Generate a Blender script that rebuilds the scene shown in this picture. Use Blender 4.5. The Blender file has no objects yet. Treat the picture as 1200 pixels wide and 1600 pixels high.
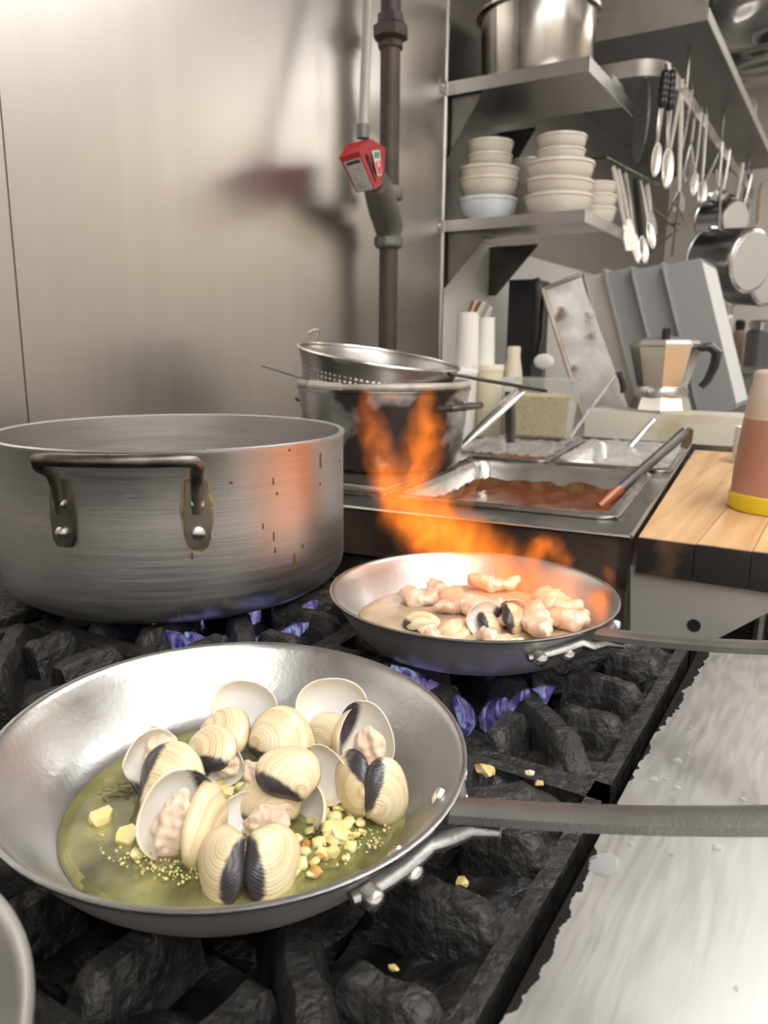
import bpy, bmesh, math, random
import numpy as np
from mathutils import Vector, Matrix, noise
PI = math.pi
R_ = math.radians
random.seed(7)
sc = bpy.context.scene
COL = sc.collection

# ------------------------------------------------------------------ camera
F = 1200.0                      # focal length in pixels of the 1200 x 1600 frame
YAW, PIT, ROLL, CZ = R_(31.1), R_(12.2), R_(0.5), 1.235
FWD = np.array([-math.sin(YAW)*math.cos(PIT), math.cos(YAW)*math.cos(PIT), -math.sin(PIT)])
_r0 = np.array([math.cos(YAW), math.sin(YAW), 0.0]); _u0 = np.cross(_r0, FWD)
RT = _r0*math.cos(ROLL) + _u0*math.sin(ROLL)
UP = _u0*math.cos(ROLL) - _r0*math.sin(ROLL)
CAM = np.array([0, 0, CZ])
cd = bpy.data.cameras.new('camera'); cam = bpy.data.objects.new('camera', cd); COL.objects.link(cam)
cd.sensor_fit = 'VERTICAL'; cd.sensor_height = 36; cd.lens = F/1600*36; cd.clip_start = .02
m = Matrix.Identity(4)
for i in range(3):
    m[i][0], m[i][1], m[i][2], m[i][3] = RT[i], UP[i], -FWD[i], CAM[i]
cam.matrix_world = m
cd.dof.use_dof = True; cd.dof.focus_distance = .62; cd.dof.aperture_fstop = 9.5
sc.camera = cam

# ------------------------------------------------------------------ world, exposure
w = bpy.data.worlds.new('world'); sc.world = w; w.use_nodes = True
w.node_tree.nodes['Background'].inputs[0].default_value = (.9, .95, 1, 1)
w.node_tree.nodes['Background'].inputs[1].default_value = .3
sc.view_settings.view_transform = 'Standard'; sc.view_settings.look = 'None'
sc.view_settings.gamma = 1; sc.view_settings.use_curve_mapping = False
sc.view_settings.exposure = 0.38
sc.cycles.max_bounces = 8; sc.cycles.transparent_max_bounces = 16; sc.cycles.volume_max_steps = 256
LAMP = 7.0                     # radiance of the ceiling lamp and added fill panel diffusers

# ------------------------------------------------------------------ placing: where a sight line meets a real plane
def ray(x, y): return FWD + RT*((x-600)/F) + UP*((800-y)/F)
def onz(x, y, z): d = ray(x, y); return Vector(CAM + d*((z-CZ)/d[2]))
def onx(x, y, X): d = ray(x, y); return Vector(CAM + d*(X/d[0]))
def ony(x, y, Y): d = ray(x, y); return Vector(CAM + d*(Y/d[1]))
def mpp(p): return float((np.array(p)-CAM) @ FWD)/F            # metres per pixel at a point
def camdir(a, b, c): return Vector(RT*a + UP*b - FWD*c).normalized()   # right, up, towards the viewer

# ------------------------------------------------------------------ materials
def nd(nt, t, **kw):
    n = nt.nodes.new(t)
    for k, v in kw.items():
        if hasattr(n, k): setattr(n, k, v)
        else: n.inputs[k.replace('_', ' ')].default_value = v
    return n
MATS = {}
def mat(name, col, metal=0, rough=.5, bump=None, var=None, rvar=None, stretch=None, spec=None, coat=0, sss=0, emit=None, alpha=None, trans=0, stain=None, aniso=0):
    """bump=(scale, distance), var=(scale, colour2, lo, hi), rvar=(scale, amount), stretch=xyz noise scaling, stain=(scale, colour, lo, hi)"""
    if name in MATS: return MATS[name]
    M = bpy.data.materials.new(name); M.use_nodes = True; nt = M.node_tree; b = nt.nodes['Principled BSDF']; L = nt.links.new
    b.inputs['Base Color'].default_value = (*col, 1); b.inputs['Metallic'].default_value = metal; b.inputs['Roughness'].default_value = rough
    if spec is not None: b.inputs['Specular IOR Level'].default_value = spec
    if coat: b.inputs['Coat Weight'].default_value = coat; b.inputs['Coat Roughness'].default_value = .08
    if sss: b.inputs['Subsurface Weight'].default_value = sss; b.inputs['Subsurface Radius'].default_value = (.006, .003, .002); b.inputs['Subsurface Scale'].default_value = 1.0
    if emit: b.inputs['Emission Color'].default_value = (*emit[0], 1); b.inputs['Emission Strength'].default_value = emit[1]
    if alpha is not None: b.inputs['Alpha'].default_value = alpha
    if trans: b.inputs['Transmission Weight'].default_value = trans
    if aniso: b.inputs['Anisotropic'].default_value = aniso
    tc = nd(nt, 'ShaderNodeTexCoord'); mp = nd(nt, 'ShaderNodeMapping'); L(tc.outputs['Object'], mp.inputs['Vector'])
    if stretch: mp.inputs['Scale'].default_value = stretch
    def nz(scale, detail=4, src=mp.outputs['Vector']):
        n = nd(nt, 'ShaderNodeTexNoise', Scale=scale, Detail=detail); L(src, n.inputs['Vector']); return n
    cur = None
    def over(cur, scale, c2, lo, hi, src):
        n = nz(scale, 5, src); r = nd(nt, 'ShaderNodeMapRange'); r.inputs[1].default_value = lo; r.inputs[2].default_value = hi; L(n.outputs['Fac'], r.inputs[0])
        mx = nd(nt, 'ShaderNodeMix', data_type='RGBA'); L(r.outputs[0], mx.inputs[0])
        if cur: L(cur, mx.inputs[6])
        else: mx.inputs[6].default_value = (*col, 1)
        mx.inputs[7].default_value = (*c2, 1); return mx.outputs[2], r.outputs[0]
    if var: cur, _ = over(cur, var[0], var[1], var[2], var[3], mp.outputs['Vector'])
    if stain:
        cur, f = over(cur, stain[0], stain[1], stain[2], stain[3], tc.outputs['Object'])
        if metal:
            r = nd(nt, 'ShaderNodeMapRange'); r.inputs[3].default_value = metal; r.inputs[4].default_value = metal*.25; L(f, r.inputs[0]); L(r.outputs[0], b.inputs['Metallic'])
    if cur: L(cur, b.inputs['Base Color'])
    if rvar:
        n = nz(rvar[0]); r = nd(nt, 'ShaderNodeMapRange'); r.inputs[1].default_value = .3; r.inputs[2].default_value = .7
        r.inputs[3].default_value = rough-rvar[1]; r.inputs[4].default_value = rough+rvar[1]; L(n.outputs['Fac'], r.inputs[0]); L(r.outputs[0], b.inputs['Roughness'])
    if bump:
        n = nz(bump[0], 6); bp = nd(nt, 'ShaderNodeBump', Strength=1.0, Distance=bump[1]); L(n.outputs['Fac'], bp.inputs['Height']); L(bp.outputs[0], b.inputs['Normal'])
    MATS[name] = M
    return M

STEEL_WALL = mat('stainless wall sheet', (.62, .595, .56), 1, .37, rvar=(1.0, .025), stretch=(5, 16, .7), var=(1.0, (.585, .56, .525), .3, .75))
STEEL = mat('brushed steel', (.60, .59, .58), 1, .26, rvar=(3, .08), stretch=(4, 40, 40), bump=(12, .0001))
STEEL_DULL = mat('dull steel', (.42, .41, .40), 1, .36, rvar=(8, .1), bump=(60, .0002))
STEEL_DARK = mat('dark steel', (.20, .19, .185), 1, .38, rvar=(10, .1), var=(8, (.10, .09, .085), .35, .7))
CHROME = mat('polished steel', (.74, .73, .715), 1, .22)
ALU = mat('brushed aluminium pot', (.60, .595, .59), 1, .40, rvar=(3, .05), stretch=(3, 3, 90), bump=(6, .00015), var=(2, (.54, .53, .525), .3, .7), stain=(30, (.20, .11, .04), .755, .77))
PAN = mat('pan aluminium', (.48, .477, .47), 1, .36, rvar=(30, .07), bump=(220, .00022), var=(14, (.44, .437, .43), .3, .75))
PAN_OUT = mat('pan aluminium used outside', (.56, .54, .53), .8, .46, rvar=(20, .06), bump=(90, .0001), stain=(14, (.14, .12, .11), .68, .85))
LEDGE = None
IRON = mat('cast iron', (.012, .0115, .011), 0, .5, bump=(95, .0055), var=(24, (.030, .028, .026), .45, .75), rvar=(30, .18), spec=.5)
CRUST = mat('burnt crust on iron', (.007, .0065, .0065), 0, .5, bump=(70, .006), var=(30, (.028, .025, .022), .5, .75), rvar=(40, .25), spec=.5)
GREASY = mat('greasy dark enamel side', (.030, .022, .018), 0, .35, bump=(30, .001), var=(9, (.075, .055, .045), .45, .7), rvar=(12, .15))
HANDLE = mat('sand cast handle steel', (.36, .355, .35), 1, .46, bump=(500, .0004), var=(20, (.26, .255, .25), .35, .7))
HANDLE_OLD = mat('old steel pot handle', (.24, .225, .20), 1, .34, var=(25, (.12, .10, .08), .45, .7), rvar=(20, .1))
CREAM = mat('cream glazed china', (.66, .61, .52), 0, .2, coat=.3)
WHITEWARE = mat('bluish white china', (.62, .65, .69), 0, .22, coat=.3)
WHITE_PL = mat('white plastic', (.78, .76, .72), 0, .4)
CREAM_PL = mat('cream plastic', (.72, .66, .50), 0, .42)
BLACK_PL = mat('black plastic', (.012, .012, .014), 0, .32)
RED = mat('red painted box', (.42, .035, .04), 0, .42, bump=(80, .0003))
PIPE = mat('dark iron pipe', (.048, .036, .034), .2, .5, bump=(60, .0006), var=(14, (.085, .055, .045), .45, .75))
CASTGREY = mat('grey cast valve metal', (.17, .165, .16), .5, .5, bump=(50, .0008))
PAINT_WALL = mat('pale grey wall paint', (.74, .72, .69), 0, .45, var=(2, (.68, .66, .63), .35, .7), bump=(20, .0006))
PAINT_FAR = mat('beige wall paint', (.72, .68, .63), 0, .6, var=(1.5, (.64, .60, .55), .4, .7))
CEIL = mat('white ceiling', (.74, .74, .73), 0, .7, bump=(8, .001))
TILE = mat('grey clay floor', (.30, .24, .21), 0, .5, var=(4, (.24, .19, .17), .4, .6))
SHELL_DUMMY = None

def geo_mat():
    """clam shell outside: cream with brown growth rings counted from the beak (uv.x), dark hinge mark (uv.y)"""
    M = bpy.data.materials.new('clam shell outside'); M.use_nodes = True; nt = M.node_tree; b = nt.nodes['Principled BSDF']; L = nt.links.new
    uv = nd(nt, 'ShaderNodeUVMap'); sx = nd(nt, 'ShaderNodeSeparateXYZ'); L(uv.outputs[0], sx.inputs[0])
    oi = nd(nt, 'ShaderNodeObjectInfo')
    tc = nd(nt, 'ShaderNodeTexCoord'); n0 = nd(nt, 'ShaderNodeTexNoise', Scale=40.0, Detail=3.0); L(tc.outputs['Object'], n0.inputs['Vector'])
    a = nd(nt, 'ShaderNodeMath', operation='MULTIPLY_ADD'); L(n0.outputs['Fac'], a.inputs[0]); a.inputs[1].default_value = .035; L(sx.outputs[0], a.inputs[2])
    # broad bands: noise along g only, shifted for each shell
    cb = nd(nt, 'ShaderNodeCombineXYZ'); s1 = nd(nt, 'ShaderNodeMath', operation='MULTIPLY'); L(a.outputs[0], s1.inputs[0]); s1.inputs[1].default_value = 9
    L(s1.outputs[0], cb.inputs[0]); s2 = nd(nt, 'ShaderNodeMath', operation='MULTIPLY'); L(oi.outputs['Random'], s2.inputs[0]); s2.inputs[1].default_value = 50; L(s2.outputs[0], cb.inputs[1])
    bn = nd(nt, 'ShaderNodeTexNoise', Scale=1.0, Detail=3.0); L(cb.outputs[0], bn.inputs['Vector'])
    cr = nd(nt, 'ShaderNodeValToRGB'); L(bn.outputs['Fac'], cr.inputs[0]); e = cr.color_ramp.elements
    e[0].position = .34; e[0].color = (.58, .40, .19, 1); e[1].position = .52; e[1].color = (.76, .62, .38, 1)
    e2 = e.new(.44); e2.color = (.70, .54, .31, 1); e3 = e.new(.68); e3.color = (.82, .72, .51, 1)
    # fine rings
    sn = nd(nt, 'ShaderNodeMath', operation='MULTIPLY'); L(a.outputs[0], sn.inputs[0]); sn.inputs[1].default_value = 110
    sn2 = nd(nt, 'ShaderNodeMath', operation='SINE'); L(sn.outputs[0], sn2.inputs[0])
    bp = nd(nt, 'ShaderNodeBump', Strength=.22, Distance=.0005); L(sn2.outputs[0], bp.inputs['Height']); L(bp.outputs[0], b.inputs['Normal'])
    # pale worn mottling
    n1 = nd(nt, 'ShaderNodeTexNoise', Scale=90.0, Detail=5.0); L(tc.outputs['Object'], n1.inputs['Vector'])
    r1 = nd(nt, 'ShaderNodeMapRange'); r1.inputs[1].default_value = .42; r1.inputs[2].default_value = .75; r1.inputs[4].default_value = .75; L(n1.outputs['Fac'], r1.inputs[0])
    mx = nd(nt, 'ShaderNodeMix', data_type='RGBA'); L(r1.outputs[0], mx.inputs[0]); L(cr.outputs[0], mx.inputs[6]); mx.inputs[7].default_value = (.80, .69, .50, 1)
    dk = nd(nt, 'ShaderNodeMix', data_type='RGBA'); L(sx.outputs[1], dk.inputs[0]); L(mx.outputs[2], dk.inputs[6]); dk.inputs[7].default_value = (.040, .034, .040, 1)
    L(dk.outputs[2], b.inputs['Base Color']); b.inputs['Roughness'].default_value = .3; b.inputs['Coat Weight'].default_value = .35; b.inputs['Coat Roughness'].default_value = .12
    return M
def inner_mat():
    M = bpy.data.materials.new('clam shell inside'); M.use_nodes = True; nt = M.node_tree; b = nt.nodes['Principled BSDF']; L = nt.links.new
    uv = nd(nt, 'ShaderNodeUVMap'); sx = nd(nt, 'ShaderNodeSeparateXYZ'); L(uv.outputs[0], sx.inputs[0])
    cr = nd(nt, 'ShaderNodeValToRGB'); L(sx.outputs[0], cr.inputs[0]); e = cr.color_ramp.elements
    e[0].position = .55; e[0].color = (.90, .88, .85, 1); e[1].position = 1.0; e[1].color = (.88, .79, .64, 1)
    dk = nd(nt, 'ShaderNodeMix', data_type='RGBA'); L(sx.outputs[1], dk.inputs[0]); L(cr.outputs[0], dk.inputs[6]); dk.inputs[7].default_value = (.055, .040, .055, 1)
    L(dk.outputs[2], b.inputs['Base Color']); b.inputs['Roughness'].default_value = .22; b.inputs['Coat Weight'].default_value = .4
    return M
SHELL_OUT, SHELL_IN = geo_mat(), inner_mat()
MEAT = mat('cooked clam meat', (.88, .64, .46), 0, .26, sss=.15, var=(60, (.92, .76, .60), .4, .65), bump=(90, .0006), coat=.4, stain=(45, (.66, .40, .22), .64, .8))
PRAWN = mat('pale pink seafood flesh', (.74, .52, .38), 0, .3, sss=.25, var=(50, (.84, .67, .55), .4, .65), bump=(120, .0008), coat=.4)
GARLIC = mat('fried garlic', (.78, .66, .26), 0, .38, sss=.15, var=(60, (.84, .76, .46), .4, .65), bump=(150, .0008), coat=.3, stain=(30, (.50, .27, .06), .66, .8))
GARLIC_BROWN = mat('browned garlic', (.42, .20, .05), 0, .4, var=(60, (.60, .36, .10), .4, .65), bump=(150, .0008))

def liquid(name, col, mixf, sat, rough=.04):
    """thin layer of tinted liquid: see-through tint + murk + mirror-like skin"""
    M = bpy.data.materials.new(name); M.use_nodes = True; nt = M.node_tree; L = nt.links.new; out = nt.nodes['Material Output']; nt.nodes.remove(nt.nodes['Principled BSDF'])
    tr = nd(nt, 'ShaderNodeBsdfTransparent'); tr.inputs[0].default_value = (*sat, 1)
    df = nd(nt, 'ShaderNodeBsdfDiffuse'); df.inputs[0].default_value = (*col, 1)
    gl = nd(nt, 'ShaderNodeBsdfGlossy'); gl.inputs['Roughness'].default_value = rough
    tc = nd(nt, 'ShaderNodeTexCoord'); n = nd(nt, 'ShaderNodeTexNoise', Scale=22.0, Detail=4.0); L(tc.outputs['Object'], n.inputs['Vector'])
    r = nd(nt, 'ShaderNodeMapRange'); r.inputs[1].default_value = .3; r.inputs[2].default_value = .7; r.inputs[3].default_value = max(0, mixf-.22); r.inputs[4].default_value = min(1, mixf+.22); L(n.outputs['Fac'], r.inputs[0])
    m1 = nd(nt, 'ShaderNodeMixShader'); L(r.outputs[0], m1.inputs[0]); L(tr.outputs[0], m1.inputs[1]); L(df.outputs[0], m1.inputs[2])
    fr = nd(nt, 'ShaderNodeFresnel', IOR=1.45); m2 = nd(nt, 'ShaderNodeMixShader'); L(fr.outputs[0], m2.inputs[0]); L(m1.outputs[0], m2.inputs[1]); L(gl.outputs[0], m2.inputs[2])
    bp = nd(nt, 'ShaderNodeBump', Strength=.35, Distance=.002); n2 = nd(nt, 'ShaderNodeTexNoise', Scale=60.0, Detail=2.0); L(tc.outputs['Object'], n2.inputs['Vector']); L(n2.outputs['Fac'], bp.inputs['Height'])
    L(bp.outputs[0], gl.inputs['Normal']); L(m2.outputs[0], out.inputs[0]); return M
OIL = liquid('garlic oil', (.60, .57, .22), .32, (.95, .94, .72))
BROTH = liquid('seafood broth', (.74, .60, .42), .66, (.85, .76, .52))
SAUCE = mat('red brown sauce', (.14, .030, .010), 0, .3, var=(14, (.20, .065, .018), .4, .7), bump=(25, .004), coat=.3)
GLASSY = None
def clear(name, tint, frac):
    M = bpy.data.materials.new(name); M.use_nodes = True; nt = M.node_tree; L = nt.links.new; out = nt.nodes['Material Output']; nt.nodes.remove(nt.nodes['Principled BSDF'])
    tr = nd(nt, 'ShaderNodeBsdfTransparent'); tr.inputs[0].default_value = (*tint, 1)
    gl = nd(nt, 'ShaderNodeBsdfPrincipled'); gl.inputs['Base Color'].default_value = (.8, .8, .8, 1); gl.inputs['Roughness'].default_value = .12
    fr = nd(nt, 'ShaderNodeLayerWeight', Blend=.35); r = nd(nt, 'ShaderNodeMapRange'); r.inputs[3].default_value = frac; r.inputs[4].default_value = min(1, frac+.5); L(fr.outputs['Facing'], r.inputs[0])
    m2 = nd(nt, 'ShaderNodeMixShader'); L(r.outputs[0], m2.inputs[0]); L(tr.outputs[0], m2.inputs[1]); L(gl.outputs[0], m2.inputs[2]); L(m2.outputs[0], out.inputs[0]); return M
CLEAR_PL = clear('clear plastic', (.93, .94, .93), .12)
FILM = clear('clear plastic wrap', (.95, .95, .93), .10)
WATER = clear('water', (.86, .87, .88), .03)

# ------------------------------------------------------------------ mesh building
class MB:
    def __init__(s): s.bm = bmesh.new()
    def box(s, lo, hi, M=None, taper=0):
        vs = []
        cx, cy = (lo[0]+hi[0])/2, (lo[1]+hi[1])/2
        for z in (lo[2], hi[2]):
            k = 1-taper if z == hi[2] else 1
            for x, y in ((lo[0], lo[1]), (hi[0], lo[1]), (hi[0], hi[1]), (lo[0], hi[1])):
                v = Vector((cx+(x-cx)*k, cy+(y-cy)*k, z)); vs.append(s.bm.verts.new(M @ v if M else v))
        for f in ((3, 2, 1, 0), (4, 5, 6, 7), (0, 1, 5, 4), (1, 2, 6, 5), (2, 3, 7, 6), (3, 0, 4, 7)): s.bm.faces.new([vs[i] for i in f])
        return s
    def prism(s, pts, d0, d1, M=None):
        """2-D outline pts in local xy, extruded in z from d0 to d1, then M"""
        a = [s.bm.verts.new((M @ Vector((x, y, d0))) if M else Vector((x, y, d0))) for x, y in pts]
        b = [s.bm.verts.new((M @ Vector((x, y, d1))) if M else Vector((x, y, d1))) for x, y in pts]
        n = len(pts); s.bm.faces.new(a[::-1]); s.bm.faces.new(b)
        for i in range(n): s.bm.faces.new((a[i], a[(i+1) % n], b[(i+1) % n], b[i]))
        return s
    def lathe(s, prof, n=48, M=None, skip=None, close=False):
        rings = []
        for r, z in prof:
            if r < 1e-6: v = Vector((0, 0, z)); rings.append([s.bm.verts.new(M @ v if M else v)])
            else:
                rg = []
                for i in range(n):
                    v = Vector((r*math.cos(2*PI*i/n), r*math.sin(2*PI*i/n), z)); rg.append(s.bm.verts.new(M @ v if M else v))
                rings.append(rg)
        k = len(rings)
        for j in range(k if close else k-1):
            a, b = rings[j], rings[(j+1) % k]
            for i in range(n):
                if skip and skip(j, i): continue
                i2 = (i+1) % n
                if len(a) == 1 and len(b) == 1: continue
                if len(a) == 1: s.bm.faces.new((a[0], b[i2], b[i]))
                elif len(b) == 1: s.bm.faces.new((a[i], a[i2], b[0]))
                else: s.bm.faces.new((a[i], a[i2], b[i2], b[i]))
        return s
    def tube(s, pts, rad, n=10, flat=1.0, cap=True, up=None):
        """swept tube; rad number or list; flat squeezes the second axis"""
        pts = [Vector(p) for p in pts]; k = len(pts)
        rad = [rad]*k if isinstance(rad, (int, float)) else rad
        t0 = (pts[1]-pts[0]).normalized(); ref = Vector(up) if up else (Vector((0, 0, 1)) if abs(t0.z) < .9 else Vector((1, 0, 0)))
        x = t0.cross(ref).normalized(); rings = []
        for i, p in enumerate(pts):
            t = ((pts[min(i+1, k-1)]-p).normalized()+(p-pts[max(i-1, 0)]).normalized()).normalized() if 0 < i < k-1 else ((pts[1]-p) if i == 0 else (p-pts[i-1])).normalized()
            x = (x-t*x.dot(t)).normalized(); y = t.cross(x)
            rings.append([s.bm.verts.new(p+(x*math.cos(2*PI*j/n)+y*math.sin(2*PI*j/n)*flat)*rad[i]) for j in range(n)])
        for i in range(k-1):
            for j in range(n): s.bm.faces.new((rings[i][j], rings[i][(j+1) % n], rings[i+1][(j+1) % n], rings[i+1][j]))
        if cap: s.bm.faces.new(rings[0][::-1]); s.bm.faces.new(rings[-1])
        return s
    def ball(s, c, r, sub=2, sc3=(1, 1, 1), jit=0, M=None):
        g = bmesh.ops.create_icosphere(s.bm, subdivisions=sub, radius=1)
        off = Vector((random.random()*50, random.random()*50, 0))
        for v in g['verts']:
            k = 1+jit*noise.noise(v.co*1.6+off)
            q = Vector((v.co.x*r*sc3[0]*k, v.co.y*r*sc3[1]*k, v.co.z*r*sc3[2]*k))
            v.co = (M @ q if M else q)+Vector(c)
        return s
    def build(s, name, m_, parent=None, loc=(0, 0, 0), smooth=35, bevel=0, mats=None):
        if bevel:
            es = [e for e in s.bm.edges if len(e.link_faces) == 2 and e.calc_face_angle() > .5]
            bmesh.ops.bevel(s.bm, geom=es, offset=bevel, segments=2, affect='EDGES', profile=.5, clamp_overlap=True)
        bmesh.ops.recalc_face_normals(s.bm, faces=s.bm.faces)
        me = bpy.data.meshes.new(name); s.bm.to_mesh(me); s.bm.free()
        for x in (mats or [m_]): me.materials.append(x)
        if smooth:
            me.shade_smooth()
            if smooth < 180: me.set_sharp_from_angle(angle=R_(smooth))
        o = bpy.data.objects.new(name, me); COL.objects.link(o); o.location = loc
        if parent: o.parent = parent
        return o

def tag(o, label=None, cat=None, group=None, kind=None):
    if label: o['label'] = label
    if cat: o['category'] = cat
    if group: o['group'] = group
    if kind: o['kind'] = kind
    return o
def thing(name, label, cat, loc=(0, 0, 0), rot=None, group=None, kind=None):
    o = bpy.data.objects.new(name, None); COL.objects.link(o); o.empty_display_size = .02; o.location = loc
    if rot is not None: o.rotation_euler = rot if not isinstance(rot, (int, float)) else (0, 0, rot)
    return tag(o, label, cat, group, kind)
def copy_tree(o, parent=None):
    c = o.copy(); COL.objects.link(c)
    if parent: c.parent = parent
    for ch in [x for x in bpy.data.objects if x.parent == o]: copy_tree(ch, c)
    return c
def frame(x, y, z, p):
    M = Matrix.Identity(4)
    for i in range(3): M[i][0], M[i][1], M[i][2], M[i][3] = x[i], y[i], z[i], p[i]
    return M
def arc(c, r, a0, a1, n, ax=(1, 0, 0), ay=(0, 0, 1)):
    c, ax, ay = Vector(c), Vector(ax), Vector(ay)
    return [c+ax*r*math.cos(a0+(a1-a0)*i/(n-1))+ay*r*math.sin(a0+(a1-a0)*i/(n-1)) for i in range(n)]

# ================================================================== SETTING
WX = -1.12
def struct(mb, name, m_, **k): return tag(mb.build(name, m_, **k), kind='structure')
struct(MB().box((-1.3, -1.9, -.05), (2.5, 5.6, 0)), 'floor', TILE)
struct(MB().box((-1.3, -1.9, 2.75), (2.5, 5.6, 2.8)), 'ceiling', CEIL)
wl = struct(MB().box((-1.30, -1.9, 0), (WX-.006, 2.19, 2.75)), 'wall_left', STEEL_DULL)
for y0, y1 in ((-1.9, -.45), (-.447, .7555), (.7585, 2.19)):
    MB().box((WX-.006, y0, .0), (WX, y1, 2.75)).build('panel', STEEL_WALL, wl, bevel=.0012)
struct(MB().box((-1.30, 2.19, 0), (-1.15, 5.4, 2.75)), 'wall_rear', PAINT_WALL)
MB().box((-1.152, 2.196, 1.585), (-1.147, 5.38, 2.74)).build('panel', mat('dark stainless sheet', (.30, .29, .28), 1, .4, rvar=(2, .05)), bpy.data.objects['wall_rear'])
struct(MB().box((-1.15, 2.186, .9), (WX+.004, 2.194, 2.75)), 'trim_1', CHROME)
struct(MB().box((-1.3, 5.4, 0), (2.5, 5.55, 2.75)), 'wall_far', PAINT_FAR)
struct(MB().box((2.35, -1.9, 0), (2.5, 5.4, 2.75)), 'wall_right', PAINT_FAR)
struct(MB().box((-1.3, -1.95, 0), (2.5, -1.85, 2.75)), 'wall_near', PAINT_WALL)
DIFF2 = mat('weak lamp diffuser', (.8, .8, .8), emit=((1, .96, .88), LAMP*.2))
DIFF3 = mat('warm fill diffuser', (.8, .8, .8), emit=((1, .90, .70), LAMP*.55))  # added far-corner panel, tinted to brighten the steel wall's reflection
DIFF = mat('lamp and fill diffuser', (.8, .8, .8), emit=((1, .985, .955), LAMP))
FRAMEW = mat('lamp and fill panel frame', (.75, .75, .75))
for i, (x, y) in enumerate(((.55, .30), (.32, 1.65), (.75, 4.3), (1.8, .75), (.55, -1.15), (1.7, -.75), (1.5, 2.5), (1.85, 4.5))):  # unseen panels; near-end, board-side and far-corner ones added as fill light
    t = thing('ceiling_fill_light', ['flush ceiling light panel over the aisle beside the range', 'added ceiling fill panel over the aisle beside the wooden board', 'flush ceiling light panel over the far end of the aisle', 'flush ceiling light panel near the right wall, farther one', 'added ceiling fill panel over the aisle at the near end', 'added ceiling fill panel near the right wall at the near end', 'flush ceiling light panel near the right wall opposite the wall shelves', 'added ceiling fill panel in the far right corner'][i], 'light', (x, y, 2.75), group='ceiling light panels')
    MB().box((-.32, -.65, -.03), (.32, .65, 0)).build('frame', FRAMEW, t)
    MB().box((-.30, -.62, -.034), (.30, .62, -.029)).build('diffuser', DIFF if i < 6 else (DIFF2 if i == 6 else DIFF3), t)

# ================================================================== RANGE
GT = .925                                   # top of the grates
def ledge_mat():
    M = mat('range ledge steel', (.60, .597, .59), 1, .42, rvar=(6, .05), stretch=(40, 5, 40), bump=(14, .00004))
    nt = M.node_tree; L = nt.links.new; b = nt.nodes['Principled BSDF']
    tc = nd(nt, 'ShaderNodeTexCoord'); sx = nd(nt, 'ShaderNodeSeparateXYZ'); L(tc.outputs['Object'], sx.inputs[0])
    n = nd(nt, 'ShaderNodeTexNoise', Scale=70.0, Detail=6.0); L(tc.outputs['Object'], n.inputs['Vector'])
    n2 = nd(nt, 'ShaderNodeTexNoise', Scale=9.0, Detail=2.0); L(tc.outputs['Object'], n2.inputs['Vector'])
    # burnt grease creeps from the grate edge: x < edge + noise
    a = nd(nt, 'ShaderNodeMath', operation='MULTIPLY_ADD'); L(n.outputs['Fac'], a.inputs[0]); a.inputs[1].default_value = -.016
    L(sx.outputs[0], a.inputs[2])
    a2 = nd(nt, 'ShaderNodeMath', operation='MULTIPLY_ADD'); L(n2.outputs['Fac'], a2.inputs[0]); a2.inputs[1].default_value = -.03; L(a.outputs[0], a2.inputs[2])
    cy = nd(nt, 'ShaderNodeMapRange'); cy.inputs[1].default_value = .58; cy.inputs[2].default_value = .84; cy.inputs[3].default_value = 0; cy.inputs[4].default_value = -.013; L(sx.outputs[1], cy.inputs[0])
    a3 = nd(nt, 'ShaderNodeMath', operation='ADD'); L(a2.outputs[0], a3.inputs[0]); L(cy.outputs[0], a3.inputs[1])
    r = nd(nt, 'ShaderNodeMapRange'); r.inputs[1].default_value = -.1335; r.inputs[2].default_value = -.1327; r.inputs[3].default_value = 1; r.inputs[4].default_value = 0; L(a3.outputs[0], r.inputs[0])
    # specks
    v = nd(nt, 'ShaderNodeTexVoronoi', Scale=150.0); L(tc.outputs['Object'], v.inputs['Vector'])
    n3 = nd(nt, 'ShaderNodeTexNoise', Scale=6.0, Detail=3.0); L(tc.outputs['Object'], n3.inputs['Vector'])
    th = nd(nt, 'ShaderNodeMapRange'); th.inputs[1].default_value = .5; th.inputs[2].default_value = .75; th.inputs[4].default_value = .055; L(n3.outputs['Fac'], th.inputs[0])
    lt = nd(nt, 'ShaderNodeMath', operation='LESS_THAN'); L(v.outputs['Distance'], lt.inputs[0]); L(th.outputs[0], lt.inputs[1])
    mxm = nd(nt, 'ShaderNodeMath', operation='MAXIMUM'); L(r.outputs[0], mxm.inputs[0]); L(lt.outputs[0], mxm.inputs[1])
    mx = nd(nt, 'ShaderNodeMix', data_type='RGBA'); L(mxm.outputs[0], mx.inputs[0]); mx.inputs[6].default_value = (.60, .597, .59, 1); mx.inputs[7].default_value = (.02, .018, .017, 1); L(mx.outputs[2], b.inputs['Base Color'])
    iv = nd(nt, 'ShaderNodeMath', operation='SUBTRACT'); iv.inputs[0].default_value = 1; L(mxm.outputs[0], iv.inputs[1]); L(iv.outputs[0], b.inputs['Metallic']); L(iv.outputs[0], b.inputs['Specular IOR Level'])
    return M
LEDGE = ledge_mat()
rg = thing('gas_range', 'black commercial gas range with a bright steel front ledge', 'stove', (0, 0, 0))
MB().box((-1.08, -.2, .12), (.10, .88, .80)).build('body', STEEL_DULL, rg, bevel=.004)
MB().box((-1.08, -.2, .80), (-.12, .88, .835)).build('burner_tray', CRUST, rg)
MB().box((-.111, -.2, .80), (.16, .885, .915)).build('front_ledge', LEDGE, rg, bevel=.004)
MB().box((-1.09, -.2, .835), (-.83, .88, .915)).build('flue_riser', IRON, rg, bevel=.004)
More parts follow.
